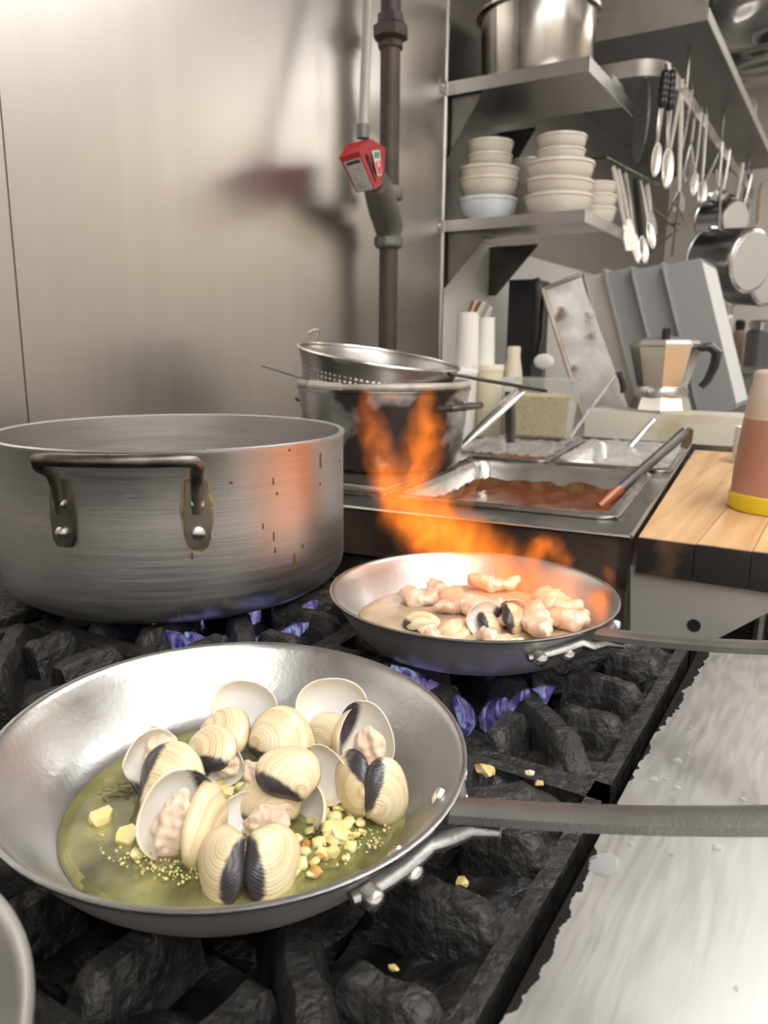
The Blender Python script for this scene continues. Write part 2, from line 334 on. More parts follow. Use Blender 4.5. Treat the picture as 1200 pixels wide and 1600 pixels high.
for x in (-1.0, .02):
    for y in (-.12, .8): MB().lathe([(0, 0), (.03, 0), (.03, .02), (.02, .03), (.02, .12), (0, .12)], 16).build('leg', STEEL_DULL, rg, (x, y, 0))
BX = (-.295, -.64); BY = (.01, .355, .70)
def burner():
    mb = MB().lathe([(0, .835), (.05, .835), (.055, .85), (.062, .862), (.062, .872), (.05, .878), (.02, .874), (0, .874)], 32)
    for i in range(16):
        a = 2*PI*i/16; mb.box((-.004, -.004, .858), (.004, .004, .868), Matrix.Translation((.062*math.cos(a), .062*math.sin(a), 0)))
    return mb
b0 = None
for x in BX:
    for y in BY:
        if b0 is None: b0 = burner().build('burner', IRON, rg, (x, y, 0))
        else:
            c = b0.copy(); COL.objects.link(c); c.location = (x, y, 0)

def rib_mb(L0, L1, wd, h, endslope, sd=0):
    """a cast rib along +x from L0 (inner) to L1 (outer): flat top, sloping ends, slightly lumpy"""
    mb = MB(); n = 15; rings = []; L0b = L0; 
    for i in range(n):
        t = i/(n-1); x = L0+(L1-L0)*t
        drop = max(0, (t-.78)/.22)**1.3*h*endslope+max(0, (.1-t)/.1)*h*.18
        k = 1+.15*noise.noise(Vector((x*75, L0*90+sd, wd*300)))
        top = -drop+.0035*noise.noise(Vector((x*70, L0*40, L1*70)))
        w1, w2 = wd*.42*k, wd*.75*k
        y_ = .0025*noise.noise(Vector((x*45, sd+5, 1))); rings.append([mb.bm.verts.new((v[0], v[1]+y_, v[2])) for v in ((x, -w2, -h-.012), (x, -w1*1.1, top-.006), (x, -w1*.7, top), (x, w1*.7, top), (x, w1*1.1, top-.006), (x, w2, -h-.012))])
    for i in range(n-1):
        for j in range(6): mb.bm.faces.new((rings[i][j], rings[i][(j+1) % 6], rings[i+1][(j+1) % 6], rings[i+1][j]))
    mb.bm.faces.new(rings[0][::-1]); mb.bm.faces.new(rings[-1]); return mb
def make_grate(name, label, loc):
    t = thing(name, label, 'grate', loc, group='cast iron burner grates')
    bm = MB(); N = 46; half = .1723; rows = []
    for i in range(N+1):
        row = []
        for j in range(N+1):
            x, y = -half+2*half*i/N, -half+2*half*j/N; r = math.hypot(x, y); e = max(abs(x), abs(y))
            z = -.022-.030*max(0, min(1, (.168-r)/.09)) if e < half*.985 else -.03
            if e < half*.97: z += .016*noise.noise(Vector((x*22+loc[1]*7, y*22+loc[0]*5, 2)))+.007*noise.noise(Vector((x*75, y*75, loc[1])))
            row.append(bm.bm.verts.new((x, y, z)) if r > .066 else None)
        rows.append(row)
    for i in range(N):
        for j in range(N):
            q = (rows[i][j], rows[i+1][j], rows[i+1][j+1], rows[i][j+1])
            if all(q): bm.bm.faces.new(q)
    bm.build('bowl', CRUST, t, smooth=180)
    fr = MB()
    for s_ in (-1, 1):
        fr.box((-half, s_*(half-.006)-.006, -.075), (half, s_*(half-.006)+.006, -.014)); fr.box((s_*(half-.006)-.006, -half, -.075), (s_*(half-.006)+.006, half, -.014))
    fr.build('frame', IRON, t, bevel=.003)
    for k in range(4):
        for dy, l0 in ((-.075, .105), (0, .085), (.075, .105)):
            o = rib_mb(l0, .166, .022, .030, .9, k*9+dy*50+loc[1]*40).build('rib', IRON, t, smooth=50); o.rotation_euler.z = k*PI/2
            o.location = Matrix.Rotation(k*PI/2, 3, 'Z') @ Vector((0, dy, 0))
        o = rib_mb(.045, .215, .026, .034, .7).build('rib', IRON, t, smooth=50); o.rotation_euler.z = PI/4+k*PI/2
    return t
gl = {(0, 0): 'cast iron burner grate at the lower edge, under the cut off pan', (0, 1): 'cast iron burner grate under the nearer frying pan', (0, 2): 'cast iron burner grate under the flaming frying pan',
      (1, 0): 'rear cast iron burner grate at the near end of the range', (1, 1): 'rear cast iron burner grate between the big pot and nearer pan', (1, 2): 'rear cast iron burner grate under the big aluminium pot'}
for (i, j), lab in gl.items(): make_grate('burner_grate', lab, (BX[i], BY[j], GT))

# gas flames: little blue tongues round the burner heads
def blue_mat():
    M = bpy.data.materials.new('blue gas flame'); M.use_nodes = True; nt = M.node_tree; L = nt.links.new; out = nt.nodes['Material Output']; nt.nodes.remove(nt.nodes['Principled BSDF'])
    tc = nd(nt, 'ShaderNodeTexCoord'); mp = nd(nt, 'ShaderNodeMapping'); mp.inputs['Scale'].default_value = (70, 70, 28); L(tc.outputs['Object'], mp.inputs['Vector'])
    n = nd(nt, 'ShaderNodeTexNoise', Scale=1.0, Detail=3.0, Distortion=1.5); L(mp.outputs[0], n.inputs['Vector'])
    cr = nd(nt, 'ShaderNodeValToRGB'); L(n.outputs['Fac'], cr.inputs[0]); e = cr.color_ramp.elements
    e[0].position = .36; e[0].color = (.05, .10, .62, 1); e[1].position = .66; e[1].color = (.38, .62, 1, 1); x = e.new(.5); x.color = (.34, .20, .52, 1)
    em = nd(nt, 'ShaderNodeEmission', Strength=.55); L(cr.outputs[0], em.inputs[0]); tr = nd(nt, 'ShaderNodeBsdfTransparent')
    lw = nd(nt, 'ShaderNodeLayerWeight', Blend=.4); r = nd(nt, 'ShaderNodeMapRange'); r.inputs[1].default_value = .38; r.inputs[2].default_value = .66; r.inputs[3].default_value = .35; r.inputs[4].default_value = .95; L(n.outputs['Fac'], r.inputs[0])
    iv = nd(nt, 'ShaderNodeMapRange'); iv.inputs[1].default_value = .02; iv.inputs[2].default_value = .80; iv.inputs[3].default_value = 1; iv.inputs[4].default_value = 0; L(lw.outputs['Facing'], iv.inputs[0]); ml = nd(nt, 'ShaderNodeMath', operation='MULTIPLY'); L(iv.outputs[0], ml.inputs[0]); L(r.outputs[0], ml.inputs[1])
    mx = nd(nt, 'ShaderNodeMixShader'); L(ml.outputs[0], mx.inputs[0]); L(tr.outputs[0], mx.inputs[1]); L(em.outputs[0], mx.inputs[2]); L(mx.outputs[0], out.inputs[0]); return M
BLUE = blue_mat()
def gas_flame(label, c, tongues, rscale=1.0):
    t = thing('gas_flame', label, 'flame', c)
    for a, h, tilt in tongues:
        r = .064; d = Vector((math.cos(a), math.sin(a), 0)); p0 = d*r
        pts = [p0+d*tilt*h*u**1.5+Vector((.004*math.sin(5*u+a*9), .004*math.cos(4*u+a*7), h*u)) for u in [i/7 for i in range(8)]]
        MB().tube(pts, [.006*rscale, .011*rscale, .0135*rscale, .0135*rscale, .012*rscale, .010*rscale, .007*rscale, .002], 10).build('tongue', BLUE, t)
random.seed(3)
gas_flame('blue gas flame under the flaming frying pan', (BX[0], BY[2], .862), [(a, .058+.012*random.random(), .55+.3*random.random()) for a in [R_(x) for x in (-128, -114, -100, -86, -58, -46, -34, 60, 120, 180, 220)]], 1.15)
gas_flame('blue gas flame under the big aluminium pot', (BX[1]+.02, BY[2]-.02, .862), [(a, .058, .5+.4*random.random()) for a in [R_(x) for x in (-95, -80, -64, -48, -30, -12, 10, 60, 120, 180, 240)]], 1.1)

# ================================================================== FRYING PANS
def make_pan(name, label, c, zrim, tilt_y, handle_az, rise, tilt_x=0, hl=.30, z0=.052):
    t = thing(name, label, 'frying pan', (c[0], c[1], zrim-.054)); t.rotation_euler = (tilt_x, tilt_y, 0)
    H = .054
    inn = [(0, .0035), (.06, .0035), (.098, .0035), (.106, .0046), (.114, .0085), (.124, .0175), (.134, .030), (.1415, .0415), (.1462, .0495), (.1490, .0525), (.1515, .0538), (.1535, .0530), (.1535, .0512), (.1515, .0500)]
    ou = [(.1490, .0480), (.1440, .0400), (.1365, .0280), (.1265, .0145), (.1165, .0045), (.108, .0008), (.10, 0), (.06, 0), (0, 0)]
    mb = MB(); mb.lathe(inn+ou, 96)
    o = mb.build('body', PAN, t, smooth=60, mats=[PAN, PAN_OUT])
    for f in o.data.polygons:
        cx, cy, cz = f.center
        if f.normal.z < -.05 or (math.hypot(cx, cy) > .10 and (f.normal.x*cx+f.normal.y*cy) > 0 and f.normal.z < .3 and cz < .0505): f.material_index = 1
    # handle: a flat bar on a forked bracket, three-dimensional and a little bowed
    hz = Matrix.Rotation(handle_az, 4, 'Z'); hb = MB(); pts = []
    n = 14; secs = []
    for i in range(n):
        u = i/(n-1); x = .156+hl*u; z = z0+rise*u-.006*math.sin(PI*min(1, u*1.2)); wd = .0098
        secs.append([(x, -wd, z-.0035), (x, -wd*.92, z+.0015), (x, -wd*.55, z+.0045), (x, wd*.55, z+.0045), (x, wd*.92, z+.0015), (x, wd, z-.0035), (x, wd*.6, z-.002), (x, -wd*.6, z-.002)])
    rings = [[hb.bm.verts.new(hz @ Vector(p)) for p in s_] for s_ in secs]
    for a, b in zip(rings, rings[1:]):
        for j in range(8): hb.bm.faces.new((a[j], a[(j+1) % 8], b[(j+1) % 8], b[j]))
    hb.bm.faces.new(rings[0][::-1]); hb.bm.faces.new(rings[-1])
    h = hb.build('handle', HANDLE, t, smooth=40)
    # bracket arms hugging the outside wall
    for s_ in (-1, 1):
        pts = [hz @ Vector((.185, s_*.004, z0-.002)), hz @ Vector((.170, s_*.007, z0-.004)), hz @ Vector((.160, s_*.013, z0-.009))]
        for k in range(6):
            a = R_(7.5+k*4.2)*s_; rr = .1505-.0014*k; zz = .0405-.0016*k
            pts.append(hz @ Vector((rr*math.cos(a), rr*math.sin(a), zz)))
        MB().tube(pts, [.004, .0055, .0062, .0065, .0065, .0068, .007, .007, .005], 12, flat=.75).build('bracket', HANDLE, h)
        for aa, rr in ((14, .1445), (25, .1435)):
            p = hz @ Vector((rr*math.cos(R_(aa)*s_), rr*math.sin(R_(aa)*s_), .034)); d = Vector((p.x, p.y, -.02)).normalized()
            q = Vector((0, 0, 1)).rotation_difference(d).to_matrix().to_4x4()
            MB().lathe([(0, .0065), (.0035, .006), (.0058, .0045), (.0066, .002), (.0066, -.004), (0, -.004)], 18, Matrix.Translation(p+d*.006) @ q).build('rivet', CHROME, h)
        p = hz @ Vector((.1375*math.cos(R_(13)*s_), .1375*math.sin(R_(13)*s_), .036)); d = Vector((-p.x, -p.y, .06)).normalized()
        q = Vector((0, 0, 1)).rotation_difference(d).to_matrix().to_4x4()
        MB().lathe([(0, .0035), (.004, .003), (.0066, .0012), (.007, -.003), (0, -.003)], 18, Matrix.Translation(p) @ q).build('rivet', CHROME, h)
    return t
P1C, P1Z = (-.326, .348), .982
P2C, P2Z = (-.327, .728), .981
pan1 = make_pan('frying_pan', 'nearest silver frying pan holding open clams, garlic and oil', P1C, P1Z, .045, R_(5), .105, tilt_x=.018, z0=.054)
pan2 = make_pan('frying_pan', 'silver frying pan of seafood on fire behind the nearer pan', P2C, P2Z, 0.0, R_(-16), .075, z0=.047)
pan3 = make_pan('frying_pan', 'frying pan cut off at the lower left corner, only its rim in view', (-.343, .027), .981, 0, R_(-60), .07)

# liquids
def disc(name, m_, r, loc, label, rot=(0, 0, 0)):
    mb = MB(); N = 64; mb.lathe([(0, .0012), (r*.5, .0012), (r*.9, .0010), (r*.985, .0004), (r, -.0008), (r*.9, -.0015), (0, -.0015)], N)
    o = mb.build(name, m_, None, loc, smooth=180); o.rotation_euler = rot
    return tag(o, label, 'liquid', kind='stuff')
pm1 = Matrix.Translation((P1C[0], P1C[1], P1Z-.054)) @ Matrix.Rotation(.045, 4, 'Y') @ Matrix.Rotation(.018, 4, 'X')
disc('cooking_oil', OIL, .112, (P1C[0]+.008, P1C[1]-.004, P1Z-.054+.0085), 'shallow yellow green garlic oil in the nearest frying pan', (.004, .012, 0))
disc('broth', BROTH, .124, (P2C[0], P2C[1], P2Z-.054+.018), 'cloudy amber broth in the flaming frying pan')

# ================================================================== CLAMS
def valve_mesh(nm, flip):
    """one shell half, long axis x = 1, beak towards +y, bulging to +z; uv = (growth, dark mark)"""
    NR, NT = 14, 56; bm = bmesh.new(); uvl = bm.loops.layers.uv.new('UVMap'); info = {}
    def outline(th):
        c, s_ = math.cos(th), math.sin(th)
        a = .5*(1+.04*c); b = .40
        r = 1/((abs(c/a)**2.25+abs(s_/b)**2.25)**(1/2.25))
        r *= 1+.16*math.exp(-((th-R_(110))/R_(20))**2)
        return Vector((c*r, s_*r, 0))
    umbo = Vector((-.16, .41, 0))
    def attrs(p, rho, th):
        d = p-umbo; L = d.length
        if L < 1e-5: g = 0
        else:
            dn = d/L; best = 9
            for k in range(0, 72):
                t2 = 2*PI*k/72; q = outline(t2)-umbo
                cosang = q.normalized().dot(dn) if q.length > 1e-4 else -1
                if cosang > .985: best = min(best, L/max(q.length, .05)) if best == 9 else max(best, L/q.length) if False else min(best, L/q.length)
            g = min(1.0, best if best < 9 else rho)
        ad = (math.degrees(th) % 360)
        n_ = .02*noise.noise(p*14)
        q_ = p-Vector((-.12, .36, 0)); dist = (q_.x*.40+q_.y*.60)/.721+n_-.032
        dark = max(0, min(1, (dist+.012)/.03))
        return g, dark
    layers = []
    for lay in (0, 1):
        cen = None; rings = []
        for i in range(NR+1):
            rho = (i/NR)**.8; ring = []
            for j in range(NT if i else 1):
                th = 2*PI*j/NT; o = outline(th)*rho*(1 if lay == 0 else .972)
                z = .25*max(0, 1-rho**2.3)**.62*(1+.35*o.y) - (0 if lay == 0 else .030*(1-.3*rho)) 
                if rho > .999: z = 0 if lay == 0 else -.006
                v = bm.verts.new((o.x*flip, o.y, z)); g, dk = attrs(Vector((o.x, o.y, 0)), rho, th)
                info[v] = (rho if lay else g, dk if lay == 0 else max(0, min(1, ((o.x-.10)*.36+(o.y-.34)*.38)/.523/.05+.9)) if rho > .35 else 0); ring.append(v)
            rings.append(ring)
        for i in range(NR):
            a, b = rings[i], rings[i+1]
            for j in range(NT):
                j2 = (j+1) % NT
                f = bm.faces.new((a[0], b[j], b[j2])) if len(a) == 1 else bm.faces.new((a[j], b[j], b[j2], a[j2]))
                f.material_index = lay
        layers.append(rings)
    a, b = layers[0][-1], layers[1][-1]
    for j in range(NT):
        f = bm.faces.new((a[j], b[j], b[(j+1) % NT], a[(j+1) % NT])); f.material_index = 1
    bmesh.ops.recalc_face_normals(bm, faces=bm.faces)
    for f in bm.faces:
        for l in f.loops: l[uvl].uv = info[l.vert]
    me = bpy.data.meshes.new(nm); bm.to_mesh(me); bm.free(); me.materials.append(SHELL_OUT); me.materials.append(SHELL_IN); me.shade_smooth()
    return me
VAL = {1: valve_mesh('shell', 1), -1: valve_mesh('shell', -1)}
def meat_mesh():
    mb = MB(); mb.ball((0, 0, 0), 1, 5, (.41, .29, .17), .25)
    for v in mb.bm.verts:
        p = v.co; v.co.z += .035*noise.noise(p*9)+.016*math.sin(p.y*22+2*noise.noise(p*4))*(1 if p.z > 0 else .3)
        v.co.y += .02*noise.noise(p*12)
    return mb
_mt = meat_mesh().build('meat', MEAT, smooth=180); MEATME = _mt.data; bpy.data.objects.remove(_mt)
def clam(label, valves, meats=(), group='clams in the nearest pan'):
    """valves: (px, py, z, long size px, outward normal in view axes, beak direction in the picture (deg), flip)"""
    ps = [onz(v[0], v[1], v[2]) for v in valves]; base = sum(ps, Vector())/len(ps)
    t = thing('clam', label, 'clam', base, group=group)
    for v, p in zip(valves, ps):
        n = camdir(*v[4]); a = R_(v[5]); y = camdir(math.cos(a), math.sin(a), 0); y = (y-n*y.dot(n)).normalized(); x = y.cross(n).normalized()
        s_ = v[3]*mpp(p)
        o = bpy.data.objects.new('shell', VAL[v[6]]); COL.objects.link(o); o.parent = t
        off = n*(-.10*s_)
        o.matrix_local = frame(x, y, n, p-base+off) @ Matrix.Scale(s_, 4)
    for m_ in meats:
        p = onz(m_[0], m_[1], m_[2]); s_ = m_[3]*mpp(p); n = camdir(*m_[4]); a = R_(m_[5]); y = camdir(math.cos(a), math.sin(a), 0); y = (y-n*y.dot(n)).normalized(); x = y.cross(n)
        o = bpy.data.objects.new('meat', MEATME); COL.objects.link(o); o.parent = t
        o.matrix_local = frame(x, y, n, p-base) @ Matrix.Scale(s_, 4)
    return t
Z0 = .936
clam('open clam at the left of the heap, meat showing above its banded half', [(238, 1192, Z0+.020, 114, (-.70, -.08, -.70), 195, 1), (270, 1218, Z0+.024, 124, (.15, .55, .82), 200, 1)], [(252, 1172, Z0+.026, 88, (.3, .5, .8), 20)])
clam('open clam at the front left with plump pink meat, second half edge-on', [(276, 1274, Z0+.020, 142, (-.25, -.15, -.95), 340, 1), (326, 1290, Z0+.018, 138, (.975, .03, .22), 345, -1)], [(276, 1288, Z0+.023, 118, (.1, .1, 1), 340)])
clam('clam at the back with a smooth white half standing behind a cream half', [(382, 1106, Z0+.030, 104, (.05, -.25, -.95), 262, 1), (350, 1140, Z0+.024, 98, (-.25, .72, .62), 200, -1)])
clam('small banded clam left of the middle, half tilted over its lower shell', [(328, 1164, Z0+.026, 92, (-.25, .75, .62), 245, -1), (354, 1200, Z0+.012, 70, (.10, -.65, -.75), 215, -1)], [(350, 1192, Z0+.018, 62, (.2, .2, .9), 60)])
clam('closed looking domed clam with fine rings in the middle of the back', [(442, 1154, Z0+.022, 116, (.05, .45, .88), 215, -1), (450, 1180, Z0+.008, 104, (.0, -.75, -.5), 215, -1)])
clam('clam at the back with the biggest white inner half', [(517, 1106, Z0+.030, 114, (.05, -.2, -.95), 275, 1), (510, 1148, Z0+.016, 86, (-.45, .30, .85), 262, -1)])
clam('upright open clam at the right back, meat in the tall right half', [(535, 1148, Z0+.026, 92, (-.94, .05, -.28), 320, 1), (578, 1152, Z0+.026, 112, (.42, -.12, -.90), 200, -1)], [(578, 1174, Z0+.026, 90, (-.3, .1, .9), 190)])
clam('clam at the far right with two dark hinge marks facing each other', [(548, 1228, Z0+.018, 106, (-.72, .10, .66), 12, -1), (610, 1238, Z0+.018, 104, (.62, .20, .74), 192, 1)], [(578, 1212, Z0+.020, 62, (.1, .3, .9), 90)])
clam('clam in the middle of the heap, shiny banded half above its dark marked lower half', [(454, 1202, Z0+.038, 104, (.20, .62, .76), 268, 1), (420, 1244, Z0+.020, 112, (-.15, .32, .93), 300, 1)], [(400, 1214, Z0+.028, 66, (0, .3, .9), 30)])
clam('clam right of the middle with a white half leaning on a hollow half', [(512, 1210, Z0+.020, 98, (.45, -.12, -.88), 225, -1), (482, 1264, Z0+.010, 106, (.70, -.35, -.55), 255, 1)])
clam('front most clam with two dark wedges meeting at the top', [(338, 1350, Z0+.014, 122, (-.62, .34, .70), 18, 1), (432, 1346, Z0+.014, 122, (.64, .36, .68), 162, -1)], [(386, 1352, Z0+.010, 74, (0, .3, .9), 90)])
clam('half buried small clam between the front and middle clams', [(374, 1272, Z0+.012, 76, (-.40, -.25, -.85), 300, 1)], [(418, 1282, Z0+.012, 84, (.0, .4, .9), 90)])
ZB = P2Z-.054+.022
G2 = 'clams in the flaming pan'
clam('small round clam at the front of the flaming pan with a dark spot', [(660, 972, ZB+.004, 62, (-.1, .75, .65), 260, 1), (662, 984, ZB-.004, 58, (.1, -.7, .4), 260, -1)], group=G2)
clam('plain cream clam half lying flat at the front of the flaming pan', [(712, 982, ZB+.002, 60, (.1, .85, .5), 120, 1)], group=G2)
clam('white clam half standing upright in the flaming pan, black edge at top', [(752, 966, ZB+.010, 62, (-.35, -.1, -.9), 300, 1), (770, 975, ZB+.004, 52, (.5, .5, .7), 220, 1)], group=G2)
clam('open clam right of the upright white half in the flaming pan', [(796, 960, ZB+.010, 62, (-.30, .35, -.85), 130, 1), (806, 962, ZB+.012, 60, (.6, .5, .6), 160, -1)], [(800, 966, ZB+.010, 52, (0, .4, .9), 90)], group=G2)

def prawn_mesh(L, bend, r, seg=7):
    mb = MB(); pts = []; rad = []; n = 40
    for i in range(n):
        u = i/(n-1); a = bend*(u-.5)
        pts.append(Vector((math.sin(a)*L/bend, (1-math.cos(a))*L/bend, .002*math.sin(u*9))))
        rad.append(max(.001, r*(math.sin(PI*min(1, .08+u*.9))**.55)*(1-.35*u)*(1+.07*abs(math.sin(u*PI*seg)))*(1+.12*noise.noise(Vector((u*6, L*90, bend))))))
    mb.tube(pts, rad, 16, flat=.8)
    for v in mb.bm.verts:
        q = v.co.copy(); v.co += Vector((noise.noise(q*90+Vector((L*99, 0, 0))), noise.noise(q*95), noise.noise(q*85)))*.0045+Vector((noise.noise(q*260), noise.noise(q*240), noise.noise(q*250)))*.0012
    return mb
for i, (lab, x, y, L, bend, r, rz, dz) in enumerate([
    ('curled pink seafood piece at the left of the flaming pan', 655, 935, .050, 3.4, .0105, .4, .004),
    ('small curled pink piece behind the left one in the flaming pan', 690, 918, .045, 3.0, .0095, 2.0, .006),
    ('long pale pink strip across the middle of the flaming pan', 745, 945, .075, .7, .0115, .15, .008),
    ('fat pale tube of seafood pointing forward at the right of the flaming pan', 838, 972, .070, .6, .0120, -1.05, .010),
    ('rounded pink piece at the right under the flames', 868, 945, .055, 1.6, .0140, -.4, .010),
    ('pink piece at the far right of the flaming pan', 895, 968, .045, 1.5, .0120, .9, .006),
    ('small pink piece at the front edge of the flaming pan', 780, 1000, .040, .8, .0085, .1, .002),
    ('pink piece lying at the back of the flaming pan', 775, 912, .060, 1.1, .0095, .5, .006),
    ('small flat pink piece between two clams in the flaming pan', 690, 1000, .038, .6, .007, .0, .001),
    ('lumpy pink piece left of the long strip in the flaming pan', 705, 945, .045, 2.2, .010, -2.4, .006)]):
    p = onz(x, y, ZB+dz); o = prawn_mesh(L*1.1, bend, r*1.4).build('seafood_piece', PRAWN, None, p, smooth=180); o.rotation_euler.z = rz
    tag(o, lab, 'seafood', 'seafood pieces in the flaming pan')

# garlic
def garlic(x, y, s_, lab, m_=GARLIC, z=None, flat=.55):
    p = onz(x, y, (z or Z0+.003)); r = s_*mpp(p)*.5*(1.22 if s_ < 40 else 1)
    mb = MB().ball((0, 0, 0), r, 2, (1, .72+.2*random.random(), flat), .5)
    for v in mb.bm.verts:      # chopped faces
        v.co.x = max(-.72*r, min(.8*r, v.co.x)); v.co.z = min(.42*r, v.co.z)
    o = mb.build('garlic_piece', m_, None, p, smooth=40); o.rotation_euler = (random.uniform(-.4, .4), random.uniform(-.4, .4), random.uniform(0, 6.28))
    return tag(o, lab, 'garlic', 'chopped garlic in the oil')
random.seed(11)
garlic(157, 1277, 46, 'big chunk of garlic alone at the far left of the oil', flat=.7)
garlic(198, 1306, 44, 'oval clove piece of garlic second from the left in the oil', flat=.7)
garlic(214, 1334, 24, 'small garlic bit just below the oval clove piece')
garlic(232, 1312, 20, 'browned garlic bit right of the oval clove piece', GARLIC_BROWN)
near = [(345, 1222, 22), (362, 1210, 18), (352, 1236, 26), (372, 1228, 20), (340, 1248, 18), (366, 1250, 20), (330, 1210, 16), (380, 1198, 16), (349, 1262, 18), (358, 1196, 15),
        (505, 1270, 22), (522, 1276, 26), (540, 1290, 22), (512, 1296, 26), (534, 1306, 30), (498, 1316, 24), (520, 1330, 26), (548, 1322, 18), (476, 1330, 22), (470, 1350, 24), (492, 1346, 18), (455, 1338, 20),
        (550, 1268, 14), (563, 1285, 16), (556, 1304, 14), (484, 1298, 18), (528, 1262, 18), (512, 1256, 16), (566, 1300, 14), (575, 1272, 14), (545, 1282, 18), (486, 1282, 16), (520, 1312, 22), (505, 1332, 22), (540, 1340, 14), (462, 1362, 18), (485, 1366, 14), (528, 1290, 20), (500, 1290, 18), (465, 1310, 16)]
for x, y, s_ in near:
    garlic(x, y, s_*1.0, 'bit of chopped garlic in the cluster left of the middle clam' if x < 400 else 'bit of chopped garlic in the cluster at the right front of the oil')
for x, y, s_ in ((492, 1363, 20), (478, 1318, 14), (545, 1308, 12), (500, 1338, 14)): garlic(x, y, s_, 'golden brown garlic crumb at the right front of the oil', GARLIC_BROWN)
bub = MB()
for _ in range(420):
    a = random.random(); x = random.gauss(250, 75) if a < .65 else random.gauss(560, 40); y = random.gauss(1352, 25) if a < .65 else random.gauss(1300, 26)
    if not (130 < x < 630 and 1290 < y < 1390 and (x-370)**2/255**2+(y-1262)**2/128**2 < 1): continue
    p = onz(x, y, Z0+.0042); bub.ball(p, random.uniform(.0004, .0012), 1)
tag(bub.build('oil_bubbles', mat('pale oil froth', (.66, .62, .26), 0, .25), smooth=180), 'tiny pale bubbles floating on the garlic oil', 'bubbles', kind='stuff')

# ================================================================== BIG ALUMINIUM POT
def pot_mb(r, h, th, rb=.03, lip=True):
    pr = [(0, 0), (r-rb, 0)]+[(r-rb+rb*math.sin(a), rb-rb*math.cos(a)) for a in (R_(22), R_(45), R_(68), R_(90))]
    pr += [(r, h*.3), (r, h*.6), (r, h-.006), (r+.002, h-.003), (r+.002, h), (r, h+.0015), (r-th, h)]
    pr += [(r-th, h*.5), (r-th, rb), (r-rb, th), (0, th)]
    return MB().lathe(pr, 128)
PC = (-.763, .727); PR = .2225
pot = thing('stock_pot', 'wide shallow aluminium stock pot on the rear burner', 'pot', (PC[0], PC[1], GT))
pot_mb(PR, .1995, .005, .035).build('body', ALU, pot, smooth=50)
def ring_stain():
    return HANDLE_OLD
def bail(parent, r, az, z_bar, z_low, half, out, rad, sub=True):
    """loop handle: bar, two legs bending down to riveted plates on the wall"""
    def P(yoff, rr, z):
        a = az+yoff/r; return Vector((rr*math.cos(a), rr*math.sin(a), z))
    pts = [P(-half, r+.004, z_low), P(-half, r+.008, z_low+.028), P(-half, r+out*.35, (z_low+.028+z_bar)/2), P(-half*.99, r+out*.8, z_bar-.008), P(-half*.93, r+out, z_bar-.001)]
    pts += [P(half*k, r+out, z_bar) for k in (-.75, -.4, 0, .4, .75)]
    pts += [P(half*.93, r+out, z_bar-.001), P(half*.99, r+out*.8, z_bar-.008), P(half, r+out*.35, (z_low+.028+z_bar)/2), P(half, r+.008, z_low+.028), P(half, r+.004, z_low)]
    h = MB().tube(pts, [rad*.85]*2+[rad]*11+[rad*.85]*2, 14).build('handle', HANDLE_OLD, parent, smooth=60)
    for s_ in (-1, 1):
        a = az+s_*half/r; d = Vector((math.cos(a), math.sin(a), 0)); tn = Vector((-math.sin(a), math.cos(a), 0)); M = frame(tn, Vector((0, 0, 1)), d, d*r)
        MB().prism([(-.0145, -.004), (-.011, .036), (.011, .036), (.0145, -.004), (.013, -.030), (.008, -.038), (-.008, -.038), (-.013, -.030)], -.003, .005, M @ Matrix.Translation((0, z_low, 0))).build('plate', HANDLE_OLD, h, bevel=.0015)
        for dz in (.010, -.022):
            MB().lathe([(0, .0065), (.004, .006), (.007, .004), (.0078, .001), (.0078, -.002), (0, -.002)], 18, M @ Matrix.Translation((0, z_low+dz, .004))).build('rivet', CHROME, h)
    return h
# the near handle faces the viewer, its twin is on the far side
q1 = onz(192, 780, 1.05); az = math.atan2(-PC[1]+.55, -PC[0]-.55)
def az_of(px, py, c, r):
    """azimuth at which the sight line first meets the cylinder of radius r round c"""
    d = ray(px, py); ox, oy = -c[0], -c[1]; A = d[0]**2+d[1]**2; B = 2*(ox*d[0]+oy*d[1]); Cc = ox*ox+oy*oy-r*r
    k = (-B-math.sqrt(max(0, B*B-4*A*Cc)))/(2*A); p = CAM+d*k; return math.atan2(p[1]-c[1], p[0]-c[0]), p[2]
aL, zL = az_of(100, 800, PC, PR); aR, zR = az_of(308, 800, PC, PR)
half = (aR-aL)/2*PR; azm = (aL+aR)/2
h1 = bail(pot, PR, azm, 1.121-GT, (zL+zR)/2-GT, half, .040, .0072)
bail(pot, PR, azm+PI, 1.115-GT, (zL+zR)/2-GT+.03, half, .040, .0072)
